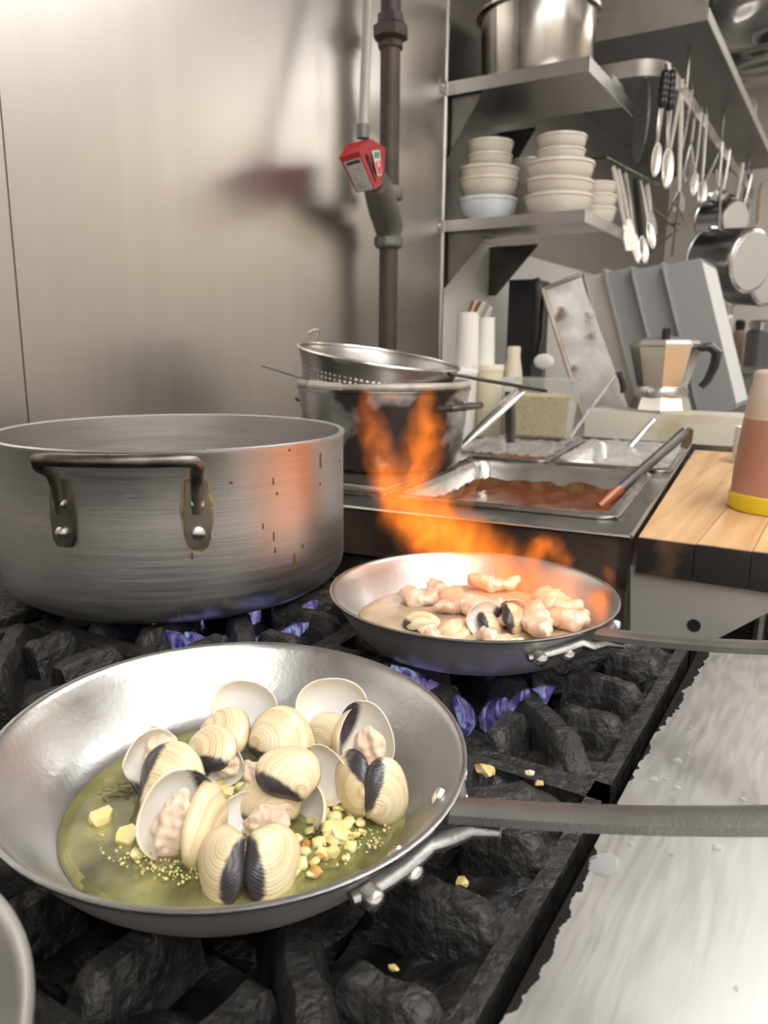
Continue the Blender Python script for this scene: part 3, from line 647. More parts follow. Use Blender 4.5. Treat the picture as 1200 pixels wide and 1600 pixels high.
# baked-on grease rings behind the handle plates
GREASE = mat('baked brown grease', (.20, .13, .045), 0, .5, var=(120, (.32, .24, .11), .4, .6), bump=(200, .0006))
for s_ in (1,):
    a = azm+s_*half/PR; d = Vector((math.cos(a), math.sin(a), 0)); tn = Vector((-math.sin(a), math.cos(a), 0)); M = frame(tn, Vector((0, 0, 1)), d, d*(PR-.0012))
    ol = []; k = 1.0 if s_ > 0 else .8
    for i in range(26):
        t_ = 2*PI*i/26; rr = 1+.16*noise.noise(Vector((math.cos(t_)*2, math.sin(t_)*2, s_*3)))
        ol.append((.018*math.cos(t_)*rr*k, (zL+zR)/2-GT+.002+(.046*math.sin(t_)*rr)*k))
    MB().prism(ol, -.002, .0016, M).build('grease_ring', GREASE, pot, smooth=0)
DRIP = mat('brown grease drip', (.13, .065, .025), 0, .4)
for x, y, w_, h_ in ((501, 720, 5, 26), (427, 752, 3, 12), (433, 771, 4, 6), (428, 838, 3, 16), (460, 878, 5, 30), (411, 822, 3, 10), (473, 853, 4, 8), (430, 860, 3, 10), (452, 702, 4, 7), (361, 754, 7, 6), (318, 704, 8, 5), (300, 868, 6, 12), (500, 756, 3, 5), (530, 720, 3, 5), (280, 964, 5, 4)):
    a, z_ = az_of(x, y, PC, PR); sp_ = mpp((PC[0]+PR*math.cos(a), PC[1]+PR*math.sin(a), z_)); d = Vector((math.cos(a), math.sin(a), 0)); tn = Vector((-math.sin(a), math.cos(a), 0)); M = frame(tn, Vector((0, 0, 1)), d, d*PR+Vector((0, 0, z_-GT)))
    MB().prism([(w_*.5*sp_*math.cos(q_)*(1.25 if math.sin(q_) < -.3 else .8), h_*.5*sp_*math.sin(q_)) for q_ in [2*PI*k/10 for k in range(10)]], -.002, .0006, M).build('drip', DRIP, pot, smooth=0)
stk = tag(MB().lathe([(0, 0), (PR-.008, 0), (PR-.008, -.004), (0, -.004)], 64).build('stock', mat('clear brown stock', (.20, .16, .11), 0, .1, coat=.3), None, (PC[0], PC[1], GT+.09)), 'liquid simmering inside the big aluminium pot', 'liquid', kind='stuff')

# ================================================================== STEAM TABLE
STC = Vector((-.23, 1.011, .993)); SA = R_(6)
st = thing('steam_table', 'stainless steam table with sunken food pans beside the range', 'steam table', STC, SA)
SW, SL = .76, 1.09
op = [(-.385, .09, -.04, .515), (-.745, .09, -.41, .515), (-.485, .60, -.262, 1.02), (-.225, .58, -.012, .98)]     # openings x0,y0,x1,y1
xs = sorted({-SW, 0, *[o[0] for o in op], *[o[2] for o in op]}); ys = sorted({0, SL, *[o[1] for o in op], *[o[3] for o in op]})
tb = MB()
for i in range(len(xs)-1):
    for j in range(len(ys)-1):
        cx, cy = (xs[i]+xs[i+1])/2, (ys[j]+ys[j+1])/2
        if any(o[0] < cx < o[2] and o[1] < cy < o[3] for o in op): continue
        tb.box((xs[i], ys[j], -.004), (xs[i+1], ys[j+1], 0))
tb.build('table_top', mat('steam table steel', (.36, .35, .34), 1, .30, rvar=(9, .08)), st, smooth=0)
MB().box((-SW, 0, -.075), (0, .012, -.004)).box((-SW, .012, -.60), (-.012, .03, -.075)).build('near_side', GREASY, st, bevel=.002)
MB().box((-.014, .0, -.60), (0, SL, -.004)).build('right_side', GREASY, st, bevel=.002)
MB().box((-SW, .03, -.60), (-SW+.012, SL, -.004)).build('left_side', GREASY, st)
MB().tube([(-SW, -.001, -.002), (0, -.001, -.002)], .0028, 8).build('front_edge', CHROME, st)
MB().tube([(.001, 0, -.002), (.001, SL, -.002)], .0028, 8).build('right_edge', CHROME, st)
MB().box((-.012, SL-.02, -.004), (.002, SL, .045)).build('end_post', STEEL_DULL, st, bevel=.002)
for x in (-SW+.04, -.04):
    for y in (.06, SL-.06): MB().tube([(x, y, -.993), (x, y, -.60)], .018, 12).build('leg', STEEL_DULL, st)

TM = Matrix.Translation(STC) @ Matrix.Rotation(SA, 4, 'Z')
def tl(x, y, z): return TM @ Vector((x, y, z))
PAN_ST = mat('food pan steel', (.55, .53, .51), 1, .24, rvar=(10, .08), stain=(10, (.25, .11, .04), .62, .8))
def food_pan(label, o, depth, fill, fillmat, filllab):
    x0, y0, x1, y1 = o; cx, cy = (x0+x1)/2, (y0+y1)/2; hx, hy = (x1-x0)/2, (y1-y0)/2
    t = thing('food_pan', label, 'food pan', tl(cx, cy, 0), SA)
    def loop(ix, iy, z, r):
        pts = []
        for sx, sy, a0 in ((1, 1, 0), (-1, 1, 90), (-1, -1, 180), (1, -1, 270)):
            for k in range(5): a = R_(a0+k*22.5); pts.append((sx*(ix-r)+r*math.cos(a), sy*(iy-r)+r*math.sin(a), z))
        return pts
    secs = [loop(hx+.010, hy+.010, .001, .03), loop(hx+.012, hy+.012, .005, .03), loop(hx+.008, hy+.008, .008, .03), loop(hx-.006, hy-.006, .007, .026), loop(hx-.012, hy-.012, -.004, .025), loop(hx-.016, hy-.016, -.03, .025), loop(hx-.02, hy-.02, -.034, .025), loop(hx-.024, hy-.024, -depth+.02, .03), loop(hx-.04, hy-.04, -depth, .03)]
    mb = MB(); rings = [[mb.bm.verts.new(p) for p in s_] for s_ in secs]; n = 20
    for a, b in zip(rings, rings[1:]):
        for j in range(n): mb.bm.faces.new((a[j], a[(j+1) % n], b[(j+1) % n], b[j]))
    mb.bm.faces.new(rings[-1]); mb.build('body', PAN_ST, t, smooth=50)
    if fill:
        mb = MB(); N = 20; g = [[mb.bm.verts.new(((hx-.028)*(2*i/N-1), (hy-.028)*(2*j/N-1), -fill+.010*noise.noise(Vector((i*.5, j*.5, cx*9))))) for j in range(N+1)] for i in range(N+1)]
        for i in range(N):
            for j in range(N): mb.bm.faces.new((g[i][j], g[i+1][j], g[i+1][j+1], g[i][j+1]))
        f = mb.build('sauce', fillmat, None, tl(cx, cy, 0), smooth=180); f.rotation_euler.z = SA; tag(f, filllab, 'sauce', kind='stuff')
    return t
food_pan('open steel food pan of red sauce at the front of the steam table', op[0], .13, .040, SAUCE, 'red brown sauce in the open steel food pan')
x0_, y0_, x1_, y1_ = op[0]; hx_, hy_ = (x1_-x0_)/2-.0235, (y1_-y0_)/2-.0235
mb = MB(); lp = []
for sx, sy, a0 in ((1, 1, 0), (-1, 1, 90), (-1, -1, 180), (1, -1, 270)):
    for k in range(8): a = R_(a0+k*90/7); lp.append((sx*(hx_-.03)+.03*math.cos(a), sy*(hy_-.03)+.03*math.sin(a)))
lp2 = []
for (ax, ay), (bx, by) in zip(lp, lp[1:]+lp[:1]):
    n = max(1, int(math.hypot(bx-ax, by-ay)/.012)); lp2 += [(ax+(bx-ax)*k/n, ay+(by-ay)*k/n) for k in range(n)]
A = [mb.bm.verts.new((x*.997, y*.997, -.052)) for x, y in lp2]; B_ = [mb.bm.verts.new((x, y, -.022+.010*noise.noise(Vector((x*30, y*30, 1)))+.004*noise.noise(Vector((x*120, y*120, 1))))) for x, y in lp2]
for k in range(len(A)): mb.bm.faces.new((A[k], A[(k+1) % len(A)], B_[(k+1) % len(A)], B_[k]))
cr_o = mb.build('sauce_crust', mat('dried sauce crust', (.15, .055, .018), 0, .45, var=(40, (.27, .14, .05), .4, .65), bump=(90, .001)), None, tl((x0_+x1_)/2, (y0_+y1_)/2, 0), smooth=180); cr_o.rotation_euler.z = SA
tag(cr_o, 'dried sauce crust round the walls of the open food pan', 'sauce crust', kind='stuff')
food_pan('steel food pan under the dark stained pot', op[1], .12, 0, None, '')
food_pan('steel food pan of orange food under the wrapped lid, at the back left', op[2], .12, .03, mat('orange food', (.50, .16, .04), 0, .35, var=(25, (.62, .34, .14), .4, .6), bump=(40, .004)), 'orange food under clear wrap in the back left food pan')
food_pan('steel food pan of pale food under the wrapped lid, at the back right', op[3], .12, .03, mat('pale food', (.55, .50, .45), 0, .4, var=(25, (.70, .67, .62), .4, .6), bump=(40, .004)), 'pale food under clear wrap in the back right food pan')
def wrap(o, label):
    x0, y0, x1, y1 = o; cx, cy = (x0+x1)/2, (y0+y1)/2; hx, hy = (x1-x0)/2+.005, (y1-y0)/2+.005; mb = MB(); N = 34
    g = [[mb.bm.verts.new((hx*(2*i/N-1), hy*(2*j/N-1), .013+.0055*noise.noise(Vector((i*.55, j*.35, cx*30)))+.003*noise.noise(Vector((i*1.6, j*1.2, 4))))) for j in range(N+1)] for i in range(N+1)]
    for i in range(N):
        for j in range(N): mb.bm.faces.new((g[i][j], g[i+1][j], g[i+1][j+1], g[i][j+1]))
    bmesh.ops.solidify(mb.bm, geom=mb.bm.faces[:], thickness=.0012)
    w_ = mb.build('plastic_wrap', FILM, None, tl(cx, cy, 0), smooth=180); w_.rotation_euler.z = SA; return tag(w_, label, 'plastic wrap')
wrap(op[2], 'crinkled clear wrap over the orange food pan'); wrap(op[3], 'crinkled clear wrap over the pale food pan')
# flat lid the dark pot stands on
t = thing('pan_lid', 'flat steel lid with a rolled edge under the dark stained pot', 'lid', tl(-.5775, .3025, .009), SA)
MB().box((-.178, -.222, 0), (.178, .222, .006)).build('plate', STEEL_DULL, t, bevel=.002)
MB().tube([(-.178, -.222, .004), (.178, -.222, .004), (.178, .222, .004), (-.178, .222, .004), (-.178, -.222, .004)], .0055, 10).build('rolled_edge', CHROME, t)

# ================================================================== DARK POT, SIEVE, COLANDER
DP = Vector((-.785, 1.297, 1.0085)); DR = .166; DH = 1.156-1.0085
STAINED = mat('stained old aluminium', (.56, .55, .54), 1, .32, rvar=(10, .1), stain=(5.5, (.035, .026, .022), .48, .56), bump=(50, .0005))
dp = thing('stock_pot', 'dark stained pot on the steam table with a colander on top', 'pot', DP)
pr = [(0, 0), (DR*.86, 0), (DR*.90, .006), (DR*.925, .02), (DR, DH-.004), (DR+.004, DH-.002), (DR+.004, DH+.001), (DR-.003, DH+.001), (DR*.90, .02), (DR*.86, .006), (0, .006)]
MB().lathe(pr, 96).build('body', STAINED, dp, smooth=50)
aa, _ = az_of(712, 640, DP[:2], DR); 
for a in (aa, aa+PI):
    ex, ey = Vector((math.cos(a), math.sin(a), 0)), Vector((-math.sin(a), math.cos(a), 0))
    pts = [ex*(DR-.004)-ey*.05+Vector((0, 0, DH-.03)), ex*(DR+.022)-ey*.045+Vector((0, 0, DH-.028)), ex*(DR+.034)-ey*.03+Vector((0, 0, DH-.026)), ex*(DR+.036)+Vector((0, 0, DH-.026)), ex*(DR+.034)+ey*.03+Vector((0, 0, DH-.026)), ex*(DR+.022)+ey*.045+Vector((0, 0, DH-.028)), ex*(DR-.004)+ey*.05+Vector((0, 0, DH-.03))]
    MB().tube(pts, .0065, 10).build('handle', STEEL_DARK, dp)
sv = thing('sieve', 'round flat sieve with a cream rim lying on the dark pot', 'sieve', DP+Vector((0, 0, DH+.0015)))
rim = MB(); n = 72
for a0, a1 in ((-1.9, -1.62), (-1.5, 4.25)):
    rim.tube([Vector((.163*math.cos(a0+(a1-a0)*i/n), .163*math.sin(a0+(a1-a0)*i/n), .007)) for i in range(n+1)], .0072, 10)
rim.build('rim', mat('worn cream coating', (.50, .46, .40), .2, .4, var=(30, (.36, .32, .27), .45, .7)), sv)
MB().tube([Vector((.163*math.cos(-1.98+.5*i/12), .163*math.sin(-1.98+.5*i/12), .007)) for i in range(13)], .0095, 10).build('clamp', mat('cream clamp', (.55, .51, .44), .2, .4), sv)
net = MB()
for k in range(-10, 11):
    d = k*.0145; hh = math.sqrt(max(0, .160**2-d*d))
    if hh > .01: zz = lambda a_, b_: .006-.135*max(0, 1-(a_*a_+b_*b_)/.160**2)**.5; net.tube([(hh*q_/5, d, zz(hh*q_/5, d)) for q_ in range(-5, 6)], .0009, 4); net.tube([(d, hh*q_/5, zz(d, hh*q_/5)) for q_ in range(-5, 6)], .0009, 4)
net.build('net', STEEL_DULL, sv)
pl = ony(410, 571, 1.17)-sv.location; p2 = ony(482, 594, 1.22)-sv.location
MB().tube([pl, (pl+p2)/2, p2], [.005, .0045, .004], 8, flat=.5).build('handle', STEEL_DULL, sv)
# colander, tilted, resting on the sieve
ca, cb = ony(491, 536, 1.27), ony(704, 580, 1.27)
cc = (ca+cb)/2; cr_ = (cb-ca).length/2
ex = (cb-ca).normalized(); ez = Vector((0, 0, 1))-ex*ex.z; ez.normalize(); ey = ez.cross(ex)
CH = .085
cl = thing('colander', 'tilted steel colander with rows of holes on the dark pot', 'colander', (0, 0, 0)); cl.matrix_world = frame(ex, ey, ez, cc-ez*CH)
pr = [(0, 0), (cr_*.78, 0), (cr_*.86, .006), (cr_*.885, .014)]+[(cr_*(.89+.05*k/10), .014+.0042*k) for k in range(1, 11)]+[(cr_*.975, CH-.012), (cr_*.995, CH-.003), (cr_*1.01, CH), (cr_*.995, CH+.002), (cr_*.985, CH-.003)]
MB().lathe(pr, 176, skip=lambda j, i: 3 < j < 13 and j % 2 == 0 and i % 2 == 0).build('bowl', mat('thin colander steel', (.40, .385, .365), 1, .3, rvar=(6, .06)), cl, smooth=50)
MB().lathe([(cr_*1.0+.003*math.cos(a), CH+.003*math.sin(a)) for a in [2*PI*i/8 for i in range(8)]], 96, close=True).build('rim', CHROME, cl)
MI = cl.matrix_world.inverted()
ph0, ph1 = ony(700, 584, 1.27), ony(853, 611, 1.20)
MB().tube([MI @ ph0, MI @ ((ph0*2+ph1)/3), MI @ ((ph0+ph1*2)/3), MI @ ph1], [.005, .0052, .005, .0045], 8, flat=.6).build('handle', STEEL_DARK, cl)
k0, k1, k2, k3 = [MI @ ony(*q, 1.27) for q in ((491, 536), (497, 524), (499, 515), (482, 521))]
MB().tube([k0, k1, k2, (k2+k3)/2+Vector((0, 0, .003)), k3], .0022, 8).build('hook', CHROME, cl)

# ================================================================== WOODEN BOARD AT RIGHT
def wood():
    M = bpy.data.materials.new('maple planks'); M.use_nodes = True; nt = M.node_tree; b = nt.nodes['Principled BSDF']; L = nt.links.new
    tc = nd(nt, 'ShaderNodeTexCoord'); oi = nd(nt, 'ShaderNodeObjectInfo'); mp = nd(nt, 'ShaderNodeMapping'); mp.inputs['Scale'].default_value = (30, 2.2, 30); L(tc.outputs['Object'], mp.inputs['Vector'])
    ad = nd(nt, 'ShaderNodeVectorMath', operation='ADD'); L(mp.outputs[0], ad.inputs[0]); cb = nd(nt, 'ShaderNodeCombineXYZ'); ml = nd(nt, 'ShaderNodeMath', operation='MULTIPLY'); ml.inputs[1].default_value = 70; L(oi.outputs['Random'], ml.inputs[0]); L(ml.outputs[0], cb.inputs[1]); L(cb.outputs[0], ad.inputs[1])
    n = nd(nt, 'ShaderNodeTexNoise', Scale=1.6, Detail=6.0, Distortion=.6); L(ad.outputs[0], n.inputs['Vector'])
    cr = nd(nt, 'ShaderNodeValToRGB'); L(n.outputs['Fac'], cr.inputs[0]); e = cr.color_ramp.elements; e[0].position = .3; e[0].color = (.50, .26, .11, 1); e[1].position = .7; e[1].color = (.74, .49, .26, 1)
    n2 = nd(nt, 'ShaderNodeTexNoise', Scale=9.0, Detail=4.0); L(tc.outputs['Object'], n2.inputs['Vector']); r = nd(nt, 'ShaderNodeMapRange'); r.inputs[1].default_value = .45; r.inputs[2].default_value = .8; r.inputs[4].default_value = .6; L(n2.outputs['Fac'], r.inputs[0])
    mx = nd(nt, 'ShaderNodeMix', data_type='RGBA'); L(r.outputs[0], mx.inputs[0]); L(cr.outputs[0], mx.inputs[6]); mx.inputs[7].default_value = (.56, .34, .17, 1)
    # charred near edge
    sx = nd(nt, 'ShaderNodeSeparateXYZ'); L(tc.outputs['Object'], sx.inputs[0]); a = nd(nt, 'ShaderNodeMath', operation='MULTIPLY_ADD'); L(n2.outputs['Fac'], a.inputs[0]); a.inputs[1].default_value = -.016; L(sx.outputs[1], a.inputs[2])
    r2 = nd(nt, 'ShaderNodeMapRange'); r2.inputs[1].default_value = -.0075; r2.inputs[2].default_value = .003; r2.inputs[3].default_value = 1; r2.inputs[4].default_value = 0; L(a.outputs[0], r2.inputs[0])
    m3 = nd(nt, 'ShaderNodeMix', data_type='RGBA'); L(r2.outputs[0], m3.inputs[0]); L(mx.outputs[2], m3.inputs[6]); m3.inputs[7].default_value = (.018, .015, .014, 1)
    L(m3.outputs[2], b.inputs['Base Color']); b.inputs['Roughness'].default_value = .42
    bp = nd(nt, 'ShaderNodeBump', Strength=.3, Distance=.001); L(n.outputs['Fac'], bp.inputs['Height']); L(bp.outputs[0], b.inputs['Normal']); return M
WOOD = wood()
wb = thing('work_board', 'butcher block work board with a charred near edge', 'work board', (0, 1.018, .99))
edges = [-.222, -.150, -.084, -.030, .04, .11, .18, .26]
for i in range(len(edges)-1):
    x0, x1 = edges[i]+.0006, edges[i+1]-.0006
    if i == 0: MB().prism([(x0, 0), (x1, 0), (x1, 1.0), (x0-.098, 1.0)], -.048, 0).build('plank', WOOD, wb, bevel=.0015)
    elif i == 1 or i > 1: MB().box((x0, 0, -.048), (x1, 1.0, .0004*(i % 3))).build('plank', WOOD, wb, bevel=.0015)
BPM = mat('worn bracket steel', (.52, .50, .48), .35, .40, rvar=(10, .1), stain=(26, (.02, .017, .016), .70, .73))
pa = [ony(x, y, 1.03) for x, y in ((986, 884), (1260, 916), (1260, 925), (1110, 1003), (986, 1012))]
bk = MB(); bk.prism([(p.x, p.z-.942) for p in pa], -.003, .003, Matrix.Translation((0, .012, -.048)) @ Matrix.Rotation(PI/2, 4, 'X')); bk.build('bracket', BPM, wb)
hp = ony(1085, 976, 1.03)
MB().lathe([(0, .0005), (.0085, .0005), (.0085, -.0005), (0, -.0005)], 24, Matrix.Translation((hp.x, .0085, hp.z-.99)) @ Matrix.Rotation(PI/2, 4, 'X')).build('hole', mat('dark hole', (.008, .007, .007), 0, .8), wb)
MB().box((-.20, .06, -.99), (.24, .08, -.10)).build('support', STEEL_DARK, wb)
for k, xx in enumerate((-.07, -.035, .0)): MB().tube([(xx, .05, -.40), (xx, .05, -.06)], .008, 8).build('rail', STEEL_DULL if k != 1 else mat('copper rail', (.45, .26, .16), 1, .35), wb)

# sauce tub
sb = onz(1215, 800, .99); r0 = 74*mpp(sb); sb = Vector((sb.x-.0, sb.y+.02, .9915))
bt = thing('sauce_bottle', 'translucent plastic bottle of pinkish brown sauce with a yellow band', 'bottle', sb)
TRANSL = mat('translucent bottle plastic', (.62, .50, .40), 0, .38, sss=.1); PINKS = mat('pinkish brown sauce in plastic', (.40, .185, .125), 0, .35, var=(6, (.46, .24, .17), .4, .65))
MB().lathe([(0, .022), (r0*.985, .022), (r0*.97, .06), (r0*.88, .136), (r0*.87, .140), (0, .140)], 64).build('sauce', PINKS, bt)
MB().lathe([(r0*.87, .139), (r0*.83, .170), (r0*.80, .186), (r0*.775, .188), (r0*.775, .206), (r0*.72, .212), (r0*.30, .216), (r0*.28, .235), (r0*.16, .285), (0, .285)], 64).build('upper_body', TRANSL, bt, smooth=50)
MB().lathe([(0, 0), (r0*1.0, 0), (r0*1.02, .004), (r0*1.015, .024), (r0*.99, .026), (0, .026)], 64).build('yellow_band', mat('yellow rubber', (.72, .55, .02), 0, .45), bt)
# stack of paper cups
cs = onz(1170, 724, .99); cs.z = .9912; rr = 26*mpp(cs)
t = thing('cup_stack', 'stack of nested white paper cups behind the sauce bottle', 'cups', cs)
for k in range(9): MB().lathe([(rr*.86, .008*k), (rr*.90, .008*k+.010), (rr*.98, .008*k+.012), (rr*.98, .008*k+.015), (rr*.88, .008*k+.015), (rr*.84, .008*k+.002)], 32, close=True).build('cup', WHITE_PL, t)

# ================================================================== COUNTER END
LB0, LB1 = ony(915, 640, 2.125), ony(1240, 640, 2.125)
lb = tag(MB().box((0, 0, 0), (LB1.x-LB0.x, .16, LB0.z-.993), None).build('ledge_block', mat('pale marble', (.66, .63, .54), 0, .35, var=(7, (.52, .44, .28), .55, .72), bump=(10, .0005)), None, (LB0.x, 2.125, .993), bevel=.003), 'long pale stone block across the end of the steam table', 'block')
ctr = thing('counter', 'steel counter behind the pale stone block', 'counter', (0, 2.12, 0))
MB().box((-1.145, .0, .95), (.25, 1.7, .993)).build('worktop', STEEL_DULL, ctr, bevel=.002)
for x in (-1.08, .18):
    for y in (.06, 1.6): MB().box((x-.02, y-.02, 0), (x+.02, y+.02, .95)).build('leg', STEEL_DULL, ctr)
LT = LB0.z

# moka pot on the block
mk = ony(1030, 640, 2.19); mk = Vector((mk.x, 2.20, LT)); s_ = mpp(mk)
mo = thing('coffee_pot', 'eight sided silver stovetop coffee pot with a black handle', 'coffee pot', mk, R_(12))
MOK = mat('polished aluminium', (.70, .68, .64), 1, .18)
MB().lathe([(0, 0), (46*s_, 0), (46*s_, 4*s_), (40*s_, 22*s_), (0, 22*s_)], 8).build('boiler', MOK, mo, smooth=0)
MB().lathe([(0, 22*s_), (38*s_, 22*s_), (39*s_, 26*s_), (39*s_, 34*s_), (37*s_, 38*s_), (0, 38*s_)], 32).build('collar', STEEL, mo)
up_ = MB().lathe([(0, 38*s_), (37*s_, 38*s_), (52*s_, 98*s_), (54*s_, 100*s_), (54*s_, 103*s_), (0, 103*s_)], 8); up_.build('upper_body', MOK, mo, smooth=0)
MB().lathe([(0, 103*s_), (50*s_, 103*s_), (48*s_, 108*s_), (10*s_, 114*s_), (0, 114*s_)], 8).build('lid', MOK, mo, smooth=0)
MB().lathe([(0, 112*s_), (5*s_, 112*s_), (7*s_, 119*s_), (6*s_, 126*s_), (0, 127*s_)], 12).build('knob', BLACK_PL, mo)
hx = Vector((1, 0, 0)); MB().tube([hx*50*s_+Vector((0, 0, 97*s_)), hx*64*s_+Vector((0, 0, 99*s_)), hx*74*s_+Vector((0, 0, 90*s_)), hx*72*s_+Vector((0, 0, 70*s_)), hx*64*s_+Vector((0, 0, 48*s_)), hx*56*s_+Vector((0, 0, 38*s_))], [6*s_, 7*s_, 8*s_, 7*s_, 6*s_, 5*s_], 8).build('handle', BLACK_PL, mo)

# leaning pans
GREYPAN = mat('grey steel pan', (.25, .25, .258), .45, .42, rvar=(5, .05)); BRIGHT = mat('bright pan steel', (.62, .62, .63), 1, .32)
BASEP = mat('lit pan base', (.80, .81, .83), .3, .4)  # light on the pans' right faces, put into a paler base colour
RUSTY = mat('old rusty tray', (.36, .345, .33), .6, .45, var=(14, (.24, .22, .21), .35, .65), stain=(13, (.10, .05, .03), .58, .68), bump=(40, .0006))
LEAN = R_(-18)
def deep_pan(label, px0, Y, wpx, hz, m_, rimm, dy=.30):
    """deep pan standing on its side, mouth towards -x, leaning"""
    p = ony(px0, 645, Y); p.z = .9935; s_ = mpp(p); wd = wpx*s_
    t = thing('deep_food_pan', label, 'food pan', p, (0, LEAN, 0), group='steel pans leaning on the counter')
    z0 = wd*math.sin(-LEAN)
    th = .003; mb = MB(); i = .012
    o_ = [(0, 0, z0), (0, dy, z0), (0, dy, z0+hz), (0, 0, z0+hz)]; b_ = [(wd, i, z0+i), (wd, dy-i, z0+i), (wd, dy-i, z0+hz-i), (wd, i, z0+hz-i)]
    A = [mb.bm.verts.new(v) for v in o_]; B = [mb.bm.verts.new(v) for v in b_]
    C_ = [mb.bm.verts.new((wd-th if v[0] else 0, v[1]+(th if v[1] < dy/2 else -th), v[2]+(th if v[2] < z0+hz/2 else -th))) for v in o_]
    D = [mb.bm.verts.new((wd-th, v[1]+(th if v[1] < dy/2 else -th), v[2]+(th if v[2] < z0+hz/2 else -th))) for v in b_]
    for k in range(4):
        k2 = (k+1) % 4; mb.bm.faces.new((A[k], A[k2], B[k2], B[k])); mb.bm.faces.new((C_[k], C_[k2], D[k2], D[k])); mb.bm.faces.new((A[k], A[k2], C_[k2], C_[k]))
    mb.bm.faces.new(B); mb.bm.faces.new(D); mb.build('body', m_, t, smooth=0)
    MB().prism([(i+.012, z0+i+.012), (dy-i-.012, z0+i+.012), (dy-i-.012, z0+hz-i-.012), (i+.012, z0+hz-i-.012)], 0, .0025, frame(Vector((0, 1, 0)), Vector((0, 0, 1)), Vector((1, 0, 0)), (wd, 0, 0))).build('lit_base_plate', BASEP, t, bevel=.001)  # paler plate painted as the lit right face
    fl = MB()
    for a, b in (((-.004, -.014, z0-.010), (.003, dy+.014, z0+.004)), ((-.004, -.014, z0+hz-.004), (.003, dy+.014, z0+hz+.010)), ((-.004, -.014, z0), (.003, .003, z0+hz)), ((-.004, dy-.003, z0), (.003, dy+.014, z0+hz))): fl.box(a, b)
    fl.build('flange', rimm, t, bevel=.001)
    return t
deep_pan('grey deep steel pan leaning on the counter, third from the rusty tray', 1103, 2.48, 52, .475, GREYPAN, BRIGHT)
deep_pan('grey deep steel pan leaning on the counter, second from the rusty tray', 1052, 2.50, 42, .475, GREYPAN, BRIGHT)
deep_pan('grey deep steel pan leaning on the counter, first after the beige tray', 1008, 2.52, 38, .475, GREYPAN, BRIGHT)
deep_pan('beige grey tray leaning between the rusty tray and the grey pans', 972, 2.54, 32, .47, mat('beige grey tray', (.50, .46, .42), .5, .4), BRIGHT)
# rusty sheet pan: broad face turned to the viewer
c = [ony(848, 452, 2.40), ony(906, 430, 2.47), ony(985, 645, 2.47), ony(915, 660, 2.40)]
t = thing('baking_tray', 'old rusty baking tray leaning at the left of the steel pans', 'tray', c[3])
q = [v-c[3] for v in c]; nn = (q[1]-q[0]).cross(q[3]-q[0]).normalized(); nn = nn if nn.y < 0 else -nn
mb = MB(); A = [mb.bm.verts.new(v) for v in q]; B = [mb.bm.verts.new(v-nn*.004) for v in q]; mb.bm.faces.new(A); mb.bm.faces.new(B[::-1])
for k in range(4): mb.bm.faces.new((A[k], A[(k+1) % 4], B[(k+1) % 4], B[k]))
mb.build('sheet', RUSTY, t, smooth=0)
MB().tube([q[0], q[3]], .008, 8).build('left_rim', mat('rust brown rim', (.42, .30, .19), .4, .45, var=(12, (.50, .44, .38), .4, .6)), t)
MB().tube([q[0], q[1]], .007, 8).build('top_rim', RUSTY, t)

# black bin left of the trays
bp_ = ony(806, 640, 2.50); bp_.z = .9935; s_ = mpp(bp_); hz = ony(806, 437, 2.50).z-.9935
t = thing('black_bin', 'tall black plastic bin beside the rusty tray', 'bin', bp_)
MB().box((-20*s_, 0, 0), (22*s_, .14, hz)).build('body', BLACK_PL, t, bevel=.012)
MB().tube([(26*s_, -.01, hz*.40), (31*s_, -.01, hz*.6), (31*s_, -.01, hz*.88), (26*s_, -.01, hz*.985), (18*s_, -.01, hz*.98)], [.010, .016, .018, .014, .008], 10).build('handle', mat('glossy black', (.03, .03, .032), .3, .12), t)
sp = ony(850, 565, 2.36); t = thing('serving_spoon', 'pale oval spoon head standing up beside the black bin', 'spoon', (sp.x, sp.y, .9935)); hz = sp.z-.9935
MB().ball((0, 0, hz), 17*mpp(sp), 3, (1, .30, .72)).build('head', WHITE_PL, t)
MB().tube([(.0, .01, 0), (.0, .006, hz*.5), (0, .0, hz-.02)], .004, 8).build('handle', STEEL_DULL, t)

